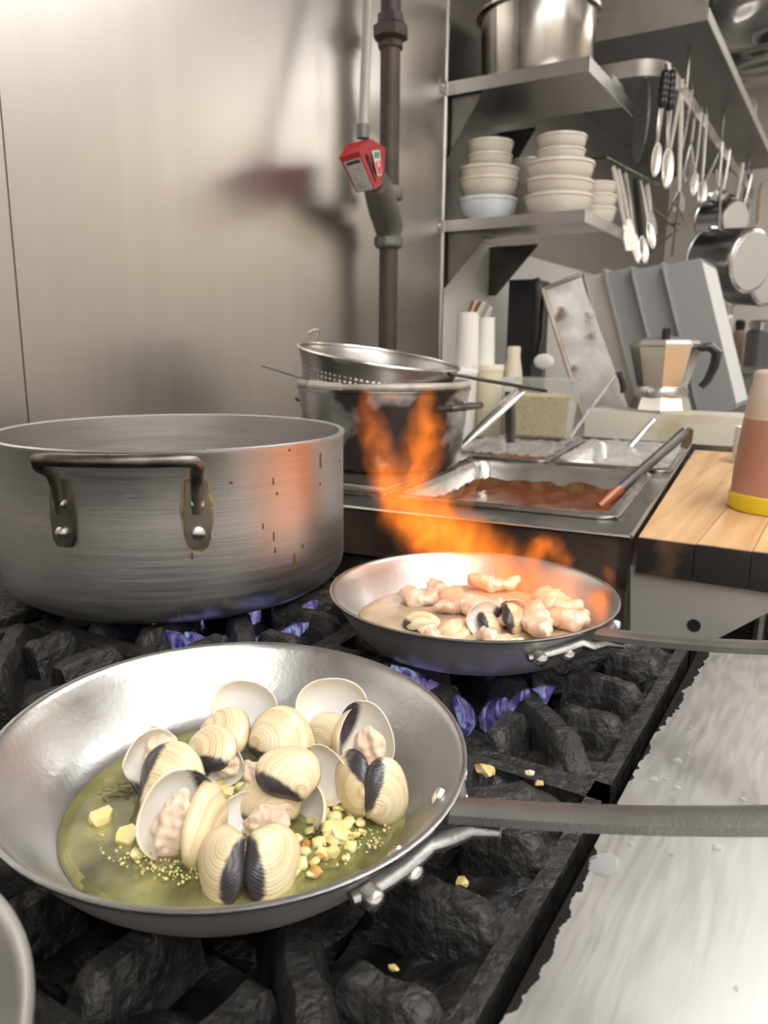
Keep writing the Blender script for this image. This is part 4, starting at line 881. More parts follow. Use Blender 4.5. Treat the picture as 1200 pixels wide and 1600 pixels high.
# white tubs with tall tubes of packets
Yt = 2.0
for i, (x0, x1, yt, yb, m_, lab) in enumerate([(690, 746, 574, 700, WHITE_PL, 'white plastic tub behind the dark pot, left one'), (740, 787, 570, 700, CREAM_PL, 'cream plastic tub behind the dark pot, right one')]):
    Y = (1.86, 1.96)[i]; p = ony((x0+x1)/2, yt, Y); s_ = mpp(p); r = (x1-x0)/2*s_; h = p.z-.9945
    t = thing('plastic_tub', lab, 'tub', (p.x, p.y, .9945))
    MB().lathe([(0, 0), (r*.86, 0), (r*.9, .004), (r, h-.012), (r*1.0, h), (0, h)], 40).build('body', m_, t)
    MB().lathe([(r*.2, h), (r*1.04, h-.016), (r*1.04, h-.002), (r*1.0, h+.001), (r*.2, h+.001)], 40).build('lid', m_, t)
    cx_, ct = ((735, 470), (762, 478))[i]
    w_ = (34, 30)[i]; q = ony(cx_-3, ct+18, Y); h2 = q.z-(.9945+h)-.0015
    t = thing('packet_tube', ['tall white tube holding brown striped packets', 'tall white tube with one pale packet, beside the striped ones'][i], 'holder', (q.x, Y, .9945+h+.0015))
    r2 = w_/2*s_
    MB().lathe([(0, 0), (r2*1.08, 0), (r2*.94, h2), (r2*.80, h2), (r2*.9, .004), (0, .004)], 32).build('tube', WHITE_PL, t)
    for k in range(4 if i == 0 else 1):
        M = Matrix.Translation((-.008+.0062*k, .002*k, h2-.03)) @ Matrix.Rotation(.35+.05*k, 4, 'Y')
        MB().box((-.0022, -.010, 0), (.0022, .010, .062), M).build('packet', mat('brown packet', (.30, .09, .04), 0, .5) if (k % 2 == 0 and i == 0) else mat('pale packet', (.66, .60, .54), 0, .5), t)
# squeeze bottle
Y = 2.03; p = ony(799, 640, Y); s_ = mpp(p); zt = ony(799, 541, Y).z-.9945
t = thing('squeeze_bottle', 'cream squeeze bottle with a tapered neck behind the grated cheese', 'bottle', (p.x, Y, .9945))
MB().lathe([(0, 0), (15*s_, 0), (15*s_, zt*.62), (14*s_, zt*.68), (0, zt*.68)], 32).build('body', CREAM_PL, t)
MB().lathe([(14.5*s_, zt*.68), (13*s_, zt*.76), (10*s_, zt*.88), (10.5*s_, zt*.97), (9*s_, zt), (0, zt)], 32).build('neck', mat('pale cap plastic', (.66, .58, .47), 0, .4), t)
# grated cheese
Y = 1.90; p = ony(842, 690, Y); s_ = mpp(p); p.z = 1.013; zt = ony(842, 592, Y).z-p.z
t = thing('clear_container', 'clear plastic container of grated cheese on the wrapped pan', 'container', p, R_(8))
def shell_box(hx0, hx1, hy0, hy1, h, th):
    mb = MB()
    ring = lambda ax, ay, z: [mb.bm.verts.new(v) for v in ((-ax, -ay, z), (ax, -ay, z), (ax, ay, z), (-ax, ay, z))]
    rs = [ring(hx0, hy0, 0), ring(hx1, hy1, h), ring(hx1-th, hy1-th, h), ring(hx0-th, hy0-th, th)]
    mb.bm.faces.new(rs[0][::-1]); mb.bm.faces.new(rs[3])
    for a, b in zip(rs, rs[1:]):
        for k in range(4): mb.bm.faces.new((a[k], a[(k+1) % 4], b[(k+1) % 4], b[k]))
    return mb
shell_box(44*s_, 54*s_, .055, .065, zt, .002).build('box', CLEAR_PL, t, bevel=.001)
MB().tube([(-55*s_, -.066, zt), (55*s_, -.066, zt), (55*s_, .066, zt), (-55*s_, .066, zt), (-55*s_, -.066, zt)], .0022, 8).build('rim', CLEAR_PL, t)
ch = MB(); N = 22; hh = zt*.72; ch.box((-41*s_, -.050, .004), (41*s_, .050, hh))
bmesh.ops.subdivide_edges(ch.bm, edges=ch.bm.edges[:], cuts=18, use_grid_fill=True)
for v in ch.bm.verts:
    k = v.co.z/hh; v.co.x *= 1+.16*k; v.co.y *= 1+.12*k; v.co += Vector((noise.noise(v.co*160), noise.noise(v.co*170), noise.noise(v.co*150)))*.0032*(1 if v.co.z > .01 else .3)
co = ch.build('grated_cheese', mat('grated cheese', (.66, .52, .20), 0, .55, var=(150, (.74, .64, .34), .4, .6), bump=(220, .003), stain=(100, (.42, .30, .08), .6, .7)), None, p+Vector((0, 0, .0)), smooth=180); co.rotation_euler.z = R_(8)
tag(co, 'fine yellow grated cheese inside the clear container', 'cheese', kind='stuff')

# utensils on the steam table
def util(name, label, cat, parts):
    base = Vector(parts[0][1][-1]); t = thing(name, label, cat, base)
    for nm, pts, rad, flat, m_ in parts: MB().tube([Vector(q)-base for q in pts], rad, 10, flat=flat, up=(0, 1, 0)).build(nm, m_, t)
    return t
def seg(a, b, n=5, sag=0):
    a, b = Vector(a), Vector(b); return [a.lerp(b, i/(n-1))+Vector((0, 0, -sag*math.sin(PI*i/(n-1)))) for i in range(n)]
a, b = ony(822, 607, 1.62), ony(716, 702, 1.52); a2, b2 = ony(812, 606, 1.60), ony(722, 694, 1.56)
util('tongs', 'bright steel tongs leaning beside the dark pot', 'tongs', [('arm', seg(a, b), [.006, .008, .0085, .007, .005], .45, CHROME), ('arm', seg(a2, b2), [.006, .008, .0085, .007, .005], .45, CHROME), ('hinge', [a2+Vector((0, -.004, 0)), a+Vector((0, .004, 0))], .007, 1, STEEL_DULL)])
a, b = ony(797, 612, 1.68), ony(797, 700, 1.68); b.z = 1.017
util('ladle', 'dark steel ladle handle standing in the back left food pan', 'ladle', [('handle', seg(a, b), [.0125, .013, .0135, .0135, .012], .35, STEEL_DARK)])
a, b = ony(962, 586, 1.92), ony(890, 684, 1.80); c = ony(974, 604, 1.93)
util('spoon', 'thin steel spoon with a black hooked end, leaning over the back pans', 'spoon', [('handle', seg(a, b), .0042, 1, CHROME), ('hook', [a, ony(968, 584, 1.93), c, ony(973, 614, 1.93)], [.005, .007, .008, .006], 1, BLACK_PL)])
a, b = ony(1022, 655, 1.90), ony(985, 697, 1.86)
util('serving_spoon', 'short steel spoon with a looped end on the pale food pan', 'spoon', [('handle', seg(a, b), [.006, .005, .0055, .007, .007], .5, CHROME), ('loop', [a, ony(1024, 656, 1.92), ony(1012, 672, 1.90), ony(1003, 678, 1.89)], .0025, 1, STEEL_DARK)])
a, b = ony(1072, 674, 1.66), onz(938, 792, .952); c = ony(1068, 700, 1.68)
util('ladle', 'long dark ladle leaning into the red sauce', 'ladle', [('handle', seg(a, b), [.011, .010, .010, .0095, .009], .35, STEEL_DARK), ('hook', [a, ony(1076, 676, 1.67), ony(1074, 690, 1.68), c], [.010, .011, .010, .009], .35, STEEL_DARK), ('dipped_end', seg(a.lerp(b, .78), b), [.0112, .0108, .0102, .0095, .0085], .42, mat('sauce coated steel', (.26, .07, .03), .3, .3))])

# ================================================================== SHELVES
def shelf(name, label, zt, x1, y1, lip, brk, extra):
    t = thing(name, label, 'shelf', (WX, 2.19, zt)); W, D = x1-WX, y1-2.19
    MB().box((-.03, .004, -.003), (W, D, 0)).build('deck', mat('plain shelf steel', (.50, .49, .48), 1, .34, rvar=(3, .06)), t)
    MB().box((-.0, 0, -lip), (W, .003, 0)).build('near_lip', STEEL_DULL, t, bevel=.0008)
    MB().box((W-.002, 0, -lip), (W+.001, D, 0)).build('front_lip', CHROME, t, bevel=.0008)
    tab = MB().box((0.0005, -.045, -lip), (.0035, 0, 0)).build('mounting_tab', STEEL_DULL, t, bevel=.0008)
    MB().lathe([(0, .003), (.004, .0022), (.0052, 0), (0, 0)], 14, Matrix.Translation((.0035, -.030, -lip*.5)) @ Matrix.Rotation(PI/2, 4, 'Y')).build('screw', CHROME, tab)
    for yy in brk:
        MB().prism([(-.03, 0), (extra, 0), (extra, -.006), (0, -.165), (-.03, -.165)], -.0015, .0015, Matrix.Translation((0, yy, -lip*.9)) @ Matrix.Rotation(PI/2, 4, 'X')).build('bracket', STEEL_DARK, t)
    return t
Z1, Z2 = 1.988, 1.606
shelf('wall_shelf', 'upper steel wall shelf carrying a big steel pot', Z1, -.70, 2.665, .036, (.02, .455), .105)
shelf('wall_shelf', 'lower steel wall shelf carrying stacks of cream bowls', Z2, -.688, 2.605, .032, (.02, .42), .145)
p = ony(838, 110, 2.40); s_ = mpp(p); r = 90*s_; hh = ony(838, 4, 2.28).z-Z1
t = thing('stock_pot', 'tall shiny steel stock pot on the upper shelf', 'pot', (p.x, 2.40, Z1+.0005))
MB().lathe([(0, 0), (r*.90, 0), (r*.93, .006), (r*.975, hh*.9), (r*.98, hh), (r*1.06, hh+.004), (r*1.07, hh+.012), (r*1.05, hh+.016), (r*.95, hh+.012), (r*.92, .01), (0, .008)], 64).build('body', mat('shiny pot steel', (.58, .54, .50), 1, .2, rvar=(3, .06), stretch=(6, 6, .6), var=(2, (.36, .33, .31), .4, .65)), t, smooth=40)
p = ony(966, 118, 2.56)
t = thing('tray', 'thin dark metal tray lying on the right end of the upper shelf', 'tray', (-.80, 2.56, Z1+.0005))
MB().box((-.02, -.09, 0), (.085, .09, .004)).box((.078, -.09, .004), (.085, .09, .034)).build('body', STEEL_DULL, t, bevel=.001)

def bowl_mb(r, h, foot=.62, th=.05):
    rr = [(0, .04*h), (r*foot*.9, .03*h), (r*foot*.92, 0), (r*foot, 0), (r*foot*1.02, .05*h), (r*.86, .30*h), (r*.95, .66*h), (r*.965, .84*h), (r*1.0, .86*h), (r*1.0, .97*h), (r*.97, h), (r*.93, .97*h), (r*.88, .5*h), (r*.6, .14*h), (0, .12*h)]
    return MB().lathe(rr, 48)
def bowl(lab, px_c, py_b, Y, wpx, hpx, m_=CREAM, tilt=0, zb=None, group='cream bowls on the lower shelf'):
    p = ony(px_c, py_b, Y); s_ = mpp(p); o = bowl_mb(wpx/2*s_, hpx*s_).build('bowl', m_, None, (p.x, Y, p.z if zb is None else zb), smooth=40)
    o.rotation_euler = (0, tilt, 0); return tag(o, lab, 'bowl', group)
def stack(px_c, Y, items, names, sc_=.79):
    z = Z2+.0005
    for (wpx, hpx, step, m_, tilt), nm in zip(items, names):
        p = ony(px_c, 320, Y); s_ = mpp(p)
        o = bowl_mb(wpx/2*s_, hpx*s_*sc_).build('bowl', m_, None, (p.x, Y, z), smooth=40); o.rotation_euler = (0, tilt, 0)
        tag(o, nm, 'bowl', 'bowls on the lower shelf'); z += step*s_*sc_
stack(762, 2.31, [(94, 46, 40, WHITEWARE, 0), (94, 42, 20, CREAM, 0), (94, 42, 30, CREAM, .02), (72, 36, 26, CREAM, 0), (74, 34, 0, CREAM, 0)],
      ['bluish white bowl at the bottom of the left stack', 'second bowl from the bottom of the left stack, wide and cream', 'third bowl from the bottom of the left stack, wide and cream', 'small cream bowl second from the top of the left stack', 'small cream bowl topmost of the left stack'])
stack(872, 2.33, [(106, 46, 30, CREAM, 0), (106, 46, 30, CREAM, .05), (106, 50, 38, CREAM, 0), (76, 36, 27, CREAM, 0), (78, 36, 0, CREAM, 0)],
      ['wide cream bowl at the bottom of the right stack', 'tilted wide cream bowl second from the bottom of the right stack', 'wide cream bowl in the middle of the right stack', 'small cream bowl second from the top of the right stack', 'small cream bowl topmost of the right stack'], .745)
stack(826, 2.50, [(62, 40, 30, CREAM, 0), (62, 40, 30, CREAM, 0), (60, 40, 30, CREAM, 0), (60, 40, 0, CREAM, 0)],
      ['cream bowl at the bottom of the hidden middle stack', 'cream bowl second from the bottom of the hidden middle stack', 'cream bowl third from the bottom of the hidden middle stack', 'cream bowl topmost of the hidden middle stack'])
stack(930, 2.52, [(66, 34, 24, CREAM, 0), (66, 34, 24, CREAM, 0), (62, 32, 0, CREAM, 0)],
      ['cream bowl at the bottom of the short stack by the shelf end', 'cream bowl in the middle of the short stack by the shelf end', 'cream bowl topmost of the short stack by the shelf end'])
stack(712, 2.47, [(60, 40, 34, WHITEWARE, 0), (60, 40, 0, WHITEWARE, 0)], ['white bowl at the wall behind the left stack, lower one', 'white bowl at the wall behind the left stack, upper one'])

# ================================================================== OVERSHELF AND POT RACK
OY = 2.80; oc = ony(1105, 32, OY); OX, OZ = oc.x, oc.z
OVER = mat('overshelf steel', (.22, .22, .225), 1, .42, rvar=(4, .06)); BEIGE = mat('brownish beige end panel', (.36, .33, .30), .3, .42, var=(6, (.28, .25, .23), .4, .6))
ov = thing('overshelf', 'long steel overshelf with a beige end above the hanging utensils', 'shelf', (OX, OY, OZ))
MB().box((-1.15-OX, 0, 0), (0, 2.3, .006)).build('underside', OVER, ov)
MB().box((-1.15-OX, -.004, 0), (0, 0, .22)).build('end_panel', BEIGE, ov)
MB().box((0, -.004, 0), (.004, 2.3, .035)).build('front_lip', mat('pale shelf lip', (.70, .69, .66), .6, .35), ov, bevel=.001)
# things on the overshelf
fp = ony(1150, 76, 3.9)
t = thing('foil_duct', 'crumpled silver foil duct under the ceiling beyond the overshelf', 'duct', (fp.x, 3.9, fp.z))
mb = MB().box((-.10, 0, 0), (.7, .5, 2.749-fp.z)); bmesh.ops.subdivide_edges(mb.bm, edges=mb.bm.edges[:], cuts=16, use_grid_fill=True)
for v in mb.bm.verts:
    if v.co.z < 2.74-fp.z: v.co += Vector((noise.noise(v.co*9), noise.noise(v.co*9+Vector((5, 0, 0))), .5*noise.noise(v.co*9+Vector((0, 7, 0)))))*.045
mb.build('foil', mat('foil', (.62, .62, .63), 1, .24), t, smooth=60)
t = thing('small_box', 'small pale cardboard box on the overshelf beyond the foil', 'box', (OX-.07, 4.25, OZ+.0075))
MB().box((-.06, -.05, 0), (.05, .05, .12)).build('carton', mat('pale carton', (.62, .58, .50), 0, .6), t, bevel=.002); MB().box((-.06, -.052, .112), (.05, .052, .124)).build('lid', WHITE_PL, t, bevel=.002)
p = ony(1172, 90, 4.6); t = thing('knife', 'black handled knife hanging at the far beige wall', 'knife', ony(1166, 105, 4.9))
MB().tube([(0, 0, 0), (.03, 0, .08), (.06, 0, .14)], [.008, .01, .012], 8, flat=.5).build('handle', BLACK_PL, t); MB().tube([(0, 0, 0), (-.03, 0, -.09)], [.012, .006], 6, flat=.2).build('blade', CHROME, t)

rA, rB = ony(1043, 108, 2.72), None
RX, RZ = rA.x, rA.z
RACK = mat('rack bar steel', (.34, .31, .285), .8, .42, var=(10, (.25, .22, .20), .4, .6))
rk = thing('utensil_rack', 'flat steel bar rack curving to the wall under the overshelf', 'rack', (RX, 2.72, RZ))
pts = [Vector((-1.145-RX, -.06, 0))]+[Vector((-.20, -.06, 0))]+[Vector((-.10+.10*math.sin(R_(a)), .04-.10*math.cos(R_(a)), 0)) for a in (10, 30, 50, 70, 90)]+[Vector((0, y, 0)) for y in (.4, .9, 1.4, 1.9, 2.3)]
bar = MB(); rings = []
for i, q in enumerate(pts):
    t_ = (pts[min(i+1, len(pts)-1)]-pts[max(i-1, 0)]).normalized(); nn = Vector((-t_.y, t_.x, 0))
    rings.append([bar.bm.verts.new(q+nn*sx*.004+Vector((0, 0, sz*.024))) for sx, sz in ((-1, -1), (1, -1), (1, 1), (-1, 1))])
for a, b in zip(rings, rings[1:]):
    for j in range(4): bar.bm.faces.new((a[j], a[(j+1) % 4], b[(j+1) % 4], b[j]))
bar.bm.faces.new(rings[0][::-1]); bar.bm.faces.new(rings[-1]); bar.build('bar', RACK, rk, smooth=40)
for y in (.3, 1.1, 2.0): MB().tube([(0, y, .02), (0, y, OZ-RZ)], .005, 8).build('hanger', RACK, rk)

def hang(name, label, cat, top, bot, head=None, hw=8, hl=40, m_=CHROME, rad=4.0, Y=None, hm=None, grip=None, tilt=0):
    """a utensil on the rack: handle from pixel top to pixel bot (on plane Y), head below"""
    if Y is None: Y = 2.72
    if name != 'skimmer' and 'lower shelf' not in label and Y > 2.73 and top[0] > 1032: Y = onx(top[0], top[1], RX+.012).y
    a, b = ony(*top, Y), ony(*bot, Y+tilt); s_ = mpp(a); t = thing(name, label, cat, a, group='utensils hanging from the rack')
    b = b-a; d = b.normalized(); r = rad*s_
    MB().tube([Vector((0, 0, 0)), b*.3, b*.7, b], [r*.8, r, r*.9, r*.7], 8, flat=.5, up=(0, 1, 0)).build('handle', m_, t)
    MB().tube(arc((0, 0, .012), .011, -PI/2, PI*1.1, 9, (0, 1, 0), (0, 0, 1)), .0022, 6).build('hook', STEEL_DARK, t)
    if grip:
        n = 5
        for k in range(n): MB().ball(b*(.06+.42*k/n*1.0), r*1.9, 2, (1, 1, 1.5)).build('grip', BLACK_PL, t)
    W, L = hw*s_, hl*s_; z = d.cross(Vector((0, 1, 0))).normalized(); hm = hm or m_
    if head == 'spoon':
        mb = MB(); M = frame(d.cross(Vector((.7, -.7, 0))).normalized(), d, Vector((.7, -.7, 0)), b+d*L*.45)
        mb.ball((0, 0, 0), 1, 3, (W, L*.55, W*.25)); 
        for v in mb.bm.verts: v.co = M @ Vector((v.co.x, v.co.y, v.co.z+W*.5*((v.co.x/W)**2+(v.co.y/(L*.55))**2)))
        mb.build('head', hm, t, smooth=180)
    elif head == 'ladle':
        q = Vector((0, 0, -W*.6)); MB().lathe([(0, -W*.95), (W*.5, -W*.85), (W*.85, -W*.5), (W, 0), (W*.94, 0), (W*.78, -W*.46), (W*.45, -W*.78), (0, -W*.88)], 28, Matrix.Translation(b+q) @ Matrix.Rotation(R_(25), 4, 'X')).build('cup', hm, t)
    elif head == 'spatula':
        M = frame(Vector((.85, .5, 0)), d, Vector((.85, .5, 0)).cross(d), b); MB().prism([(-W*.5, 0), (W*.5, 0), (W, L*.4), (W, L), (-W, L), (-W, L*.4)], -.001, .001, M).build('blade', hm, t)
    elif head == 'whisk':
        wr = MB()
        for k in range(6):
            e = Vector((math.cos(k*PI/6), math.sin(k*PI/6), 0)); wr.tube([b, b+e*W*.6+d*L*.35, b+e*W+d*L*.7, b+d*L, b-e*W+d*L*.7, b-e*W*.6+d*L*.35, b], .0012, 5, cap=False)
        wr.build('wires', hm, t)
    elif head == 'disc':
        M = frame(Vector((-.44, .97, 0)), Vector((0, 0, 1)), Vector((.97, .44, 0)), b+Vector((0, 0, -L*.5)))
        mb = MB(); mb.lathe([(0, .004), (.5, .0035), (.9, .0), (1, -.002), (.96, -.004), (.5, -.001), (0, 0)], 40)
        for v in mb.bm.verts: v.co = M @ Vector((v.co.x*L*.5, v.co.y*L*.5, v.co.z*1.6))
        mb.build('disc', hm, t)
    return t
DISCM = mat('perforated steel', (.7, .7, .7), .6, .35, bump=(180, .006), var=(160, (.25, .25, .25), .45, .55))
hang('skimmer', 'round perforated skimmer hanging edge-on at the shelf end', 'skimmer', (1008, 118), (1008, 128), 'disc', 10, 116, Y=2.76, hm=DISCM)
WHT = mat('pale handle', (.74, .70, .62), .2, .35)
hang('serving_spoon', 'black gripped serving spoon hanging nearest the rack corner', 'spoon', (1040, 112), (1026, 228), 'spoon', 9, 48, CHROME, 4, 2.74, grip=True)
hang('serving_spoon', 'black gripped serving spoon hanging second from the rack corner', 'spoon', (1050, 112), (1042, 238), 'spoon', 11, 56, CHROME, 4, 2.80, grip=True)
hang('steel_rod', 'slanting steel skewer hanging behind the black gripped spoons', 'skewer', (1067, 124), (1046, 240), None, m_=WHT, rad=3.2, Y=2.88)
hang('spatula', 'long pale handled spatula hanging straight down to the wire rack', 'spatula', (1065, 150), (1061, 300), 'spatula', 10, 30, WHT, 3.6, 2.86, hm=STEEL_DARK)
hang('steel_rod', 'steel rod slanting behind the pale spatula handle', 'skewer', (1081, 140), (1066, 232), None, m_=STEEL, rad=3, Y=3.0)
hang('whisk', 'wire whisk hanging behind the pale handled spatula', 'whisk', (1083, 186), (1080, 222), 'whisk', 10, 66, STEEL, 3.6, 3.05)
hang('spoon', 'steel serving spoon with a bright handle in the middle of the rack', 'spoon', (1103, 178), (1096, 285), 'spoon', 9, 38, CHROME, 4.2, 3.05)
hang('spoon', 'thinner steel spoon beside the bright handled one in the middle', 'spoon', (1096, 176), (1085, 272), 'spoon', 7, 34, CHROME, 3, 3.12)
hang('steel_rod', 'slanting steel rod below the middle spoons of the rack', 'skewer', (1122, 240), (1098, 292), None, m_=STEEL, rad=2.6, Y=3.25)
hang('ladle', 'steel ladle hanging left of the small saucepan', 'ladle', (1128, 222), (1122, 292), 'ladle', 15, 30, CHROME, 3.0, 3.12)
hang('ladle', 'wide steel ladle hanging right behind the first ladle', 'ladle', (1139, 234), (1129, 296), 'ladle', 20, 36, CHROME, 4.0, 3.18)
hang('spatula', 'pale handled spatula hanging above the small saucepan', 'spatula', (1160, 254), (1150, 312), 'spatula', 9, 30, WHT, 4.2, 3.6)
hang('spatula', 'steel spatula hanging right of the small saucepan handle', 'spatula', (1173, 272), (1160, 326), 'spatula', 9, 30, CHROME, 4.0, 3.8)
hang('spoon', 'wooden coloured spoon hanging at the right end of the rack', 'spoon', (1189, 292), (1184, 350), 'spoon', 8, 36, mat('tan wood', (.58, .44, .32), 0, .5), 4.0, 4.0)
# nearer cluster off the end of the lower shelf
rk2 = thing('utensil_rail', 'short thin steel rail beyond the end of the lower shelf', 'rail', ony(950, 246, 2.68))
a, b = ony(948, 246, 2.68), ony(1030, 290, 2.78); MB().tube([Vector((-1.148-a.x, a.y-2.70, 0)), Vector((0, 0, 0)), b-a], .004, 8).build('bar', STEEL_DARK, rk2); rk2.location = a
def hang2(*a_, **k): 
    a_ = list(a_[:10]); u = (a_[3][0]-948)/82; a_[3] = (a_[3][0], 246+44*u+9)
    t = hang(*a_, Y=2.68+.1*u, **k); t['group'] = 'utensils hanging beyond the lower shelf'; return t
hang2('spatula', 'white handled spatula hanging first beyond the lower shelf end', 'spatula', (958, 248), (976, 352), 'spatula', 6, 40, WHT, 4.2, 2.68)
hang2('spatula', 'second white handled spatula hanging close beside the first', 'spatula', (966, 250), (982, 342), 'spatula', 6, 50, WHT, 3.6, 2.70)
hang2('spoon', 'steel spoon with a curved tip hanging over the grey pans', 'spoon', (977, 260), (990, 368), 'spoon', 7, 44, CHROME, 3.6, 2.70)
hang2('tongs', 'black and steel tongs hanging over the grey pans', 'tongs', (992, 284), (1002, 372), 'spoon', 8, 40, BLACK_PL, 5, 2.72, hm=CHROME)
hang2('spoon', 'bright spoon hanging right of the black tongs', 'spoon', (1000, 300), (1012, 350), 'spoon', 7, 40, CHROME, 3.4, 2.74)
hang2('spatula', 'pale handled scraper hanging furthest right of the small rail', 'spatula', (1011, 284), (1016, 330), 'spatula', 7, 36, WHT, 4, 2.76, hm=STEEL_DARK)
# folded wire rack hanging below the spatula
t = thing('wire_rack', 'rusty folded wire rack hanging above the grey pans', 'rack', ony(1040, 318, 2.80))
o0 = t.location.copy()
for pp in (((1012, 318), (1060, 360)), ((1060, 305), (1016, 390)), ((1018, 350), (1062, 350)), ((1020, 320), (1022, 392)), ((1062, 300), (1050, 400)), ((1010, 400), (1050, 365)), ((1056, 318), (1070, 345))):
    MB().tube([ony(*pp[0], 2.80)-o0, ony(*pp[1], 2.82)-o0], .0035, 6).build('wire', mat('rusty wire', (.16, .11, .085), .6, .45), t)
# hanging pots
def hung_pot(label, px, py, rpx, lpx, Y, ax=(.80, -.50, -.10), name='saucepan'):
    c = ony(px, py, Y); s_ = mpp(c); r, L = rpx*s_, lpx*s_; z = -Vector(ax).normalized(); x = z.orthogonal().normalized(); y = z.cross(x)
    t = thing(name, label, 'saucepan', c, group='saucepans hanging from the rack')
    M = frame(x, y, z, (0, 0, 0))
    MB().lathe([(0, 0), (r*.9, 0), (r*.97, .006), (r, .02), (r, L), (r*1.05, L+.003), (r*1.05, L+.008), (r*.97, L+.006), (r*.95, .02), (0, .01)], 48, M).build('body', mat('hung pan steel', (.50, .49, .50), 1, .24, rvar=(4, .06)), t, smooth=45)
    MB().lathe([(0, -.002), (r*.86, -.002), (r*.88, 0), (0, .001)], 48, M).build('base_disc', mat('pale worn base', (.70, .69, .68), .55, .42, bump=(30, .0005)), t)
    hd = Vector((-.05, .02, 1)).normalized(); st_ = z*(L*.9)+(hd-z*hd.dot(z)).normalized()*r
    MB().tube([st_, st_+hd*r*.7, st_+hd*r*1.5], [.010, .008, .010], 8, flat=.5).build('handle', STEEL_DULL, t)
    return t
hung_pot('largest saucepan hanging with its pale base turned to the aisle', 1176, 408, 50, 84, 3.0)
hung_pot('smaller saucepan hanging above the largest one', 1150, 344, 31, 52, 3.3)
hung_pot('saucepan half hidden at the right, under the largest one', 1204, 434, 44, 60, 3.35)

# things at the far wall, right
for i, (x, y0, y1, w_, Y, m_, lab, nm, cat) in enumerate([
    (1182, 500, 572, 20, 4.4, mat('dark machine', (.12, .11, .115), .3, .4), 'dark coffee grinder on the far shelf', 'coffee_grinder', 'appliance'),
    (1128, 470, 572, 11, 4.2, STEEL, 'tall shiny steel canister on the far shelf', 'canister', 'canister'),
    (1150, 500, 572, 9, 4.5, mat('brown far item', (.30, .20, .15), 0, .5), 'brown bottle on the far shelf', 'bottle', 'bottle')]):
    a, b = ony(x, y1, Y), ony(x, y0, Y); s_ = mpp(a); r = w_*s_; h = b.z-a.z
    t = thing(nm, lab, cat, a)
    MB().lathe([(0, 0), (r, 0), (r, h*.72), (r*.8, h*.78), (0, h*.78)], 24).build('body', m_, t)
    MB().lathe([(0, h*.78), (r*.75, h*.78), (r*.9, h*.95), (r*.6, h), (0, h)], 24).build('top', STEEL_DULL if i != 2 else BLACK_PL, t)
a = ony(1150, 572, 4.3)
t = thing('far_shelf', 'steel shelf with a bright edge at the far end of the room', 'shelf', (a.x, 4.05, a.z-.001))
MB().box((-.7, 0, -.03), (1.6, .9, -.0)).build('board', STEEL, t, bevel=.002); MB().box((-.7, .05, -.13), (1.6, .09, -.03)).build('under_rail', STEEL_DULL, t)
for x in (-.65, 1.5): MB().box((x-.02, .1, -a.z), (x+.02, .8, -.03)).build('leg', STEEL_DULL, t)

# ================================================================== GAS PIPE WITH RED SHUT-OFF BOX
gp = thing('gas_pipe', 'dark iron gas pipe with a grey shut-off valve on the steel wall', 'pipe', (-1.05, 1.752, 0))
GX, GY = -1.05, 1.752
zt = lambda y: onx(608, y, GX).z
pr_ = 15*mpp((GX, GY, 1.5))
MB().tube([(0, 0, zt(300)), (0, 0, 2.74)], pr_, 24).build('upper_pipe', PIPE, gp)
MB().tube([(0, 0, .998), (0, 0, zt(380))], pr_*.98, 24).build('lower_pipe', PIPE, gp)
k = zt(75); k2 = zt(20); L_ = k2-k
MB().lathe([(pr_*.9, k), (pr_*1.25, k), (pr_*1.3, k+L_*.12), (pr_*1.2, k+L_*.2), (pr_*1.75, k+L_*.3), (pr_*1.78, k+L_*.62), (pr_*1.35, k+L_*.72), (pr_*1.3, k+L_*.98), (pr_*.9, k+L_)], 8).build('coupling', PIPE, gp, smooth=25)
vb = MB()
a, b = onx(588, 285, GX+.055)-Vector((GX, GY, 0)), Vector((0, 0, zt(355)))
vb.tube([a, a.lerp(b, .25), a.lerp(b, .6), b, Vector((0, 0, zt(372)))], [pr_*1.3, pr_*1.45, pr_*1.55, pr_*1.5, pr_*1.2], 20)
vb.build('valve_body', CASTGREY, gp, smooth=50)
MB().lathe([(0, zt(388)), (pr_*1.3, zt(388)), (pr_*1.5, zt(384)), (pr_*1.5, zt(372)), (pr_*1.25, zt(368)), (0, zt(368))], 10).build('lower_nut', CASTGREY, gp, smooth=25)
MB().lathe([(0, zt(312)), (pr_*1.35, zt(312)), (pr_*1.45, zt(308)), (pr_*1.45, zt(298)), (pr_*1.3, zt(292)), (0, zt(292))], 10).build('upper_nut', CASTGREY, gp, smooth=25)
# red box: six-sided prism, corner towards the viewer
rb = thing('shutoff_box', 'red gas shut-off box with printed labels on the grey valve', 'valve box', onx(566, 258, GX+.085))
o0 = rb.location.copy(); s_ = mpp(o0)
ux = Vector((.60, .80, 0)).normalized(); uy = Vector((.80, -.60, 0)).normalized()   # right face runs ux, left face runs -uy-ish
def B(px, py, dX=0): return onx(px, py, GX+.085+dX)-o0
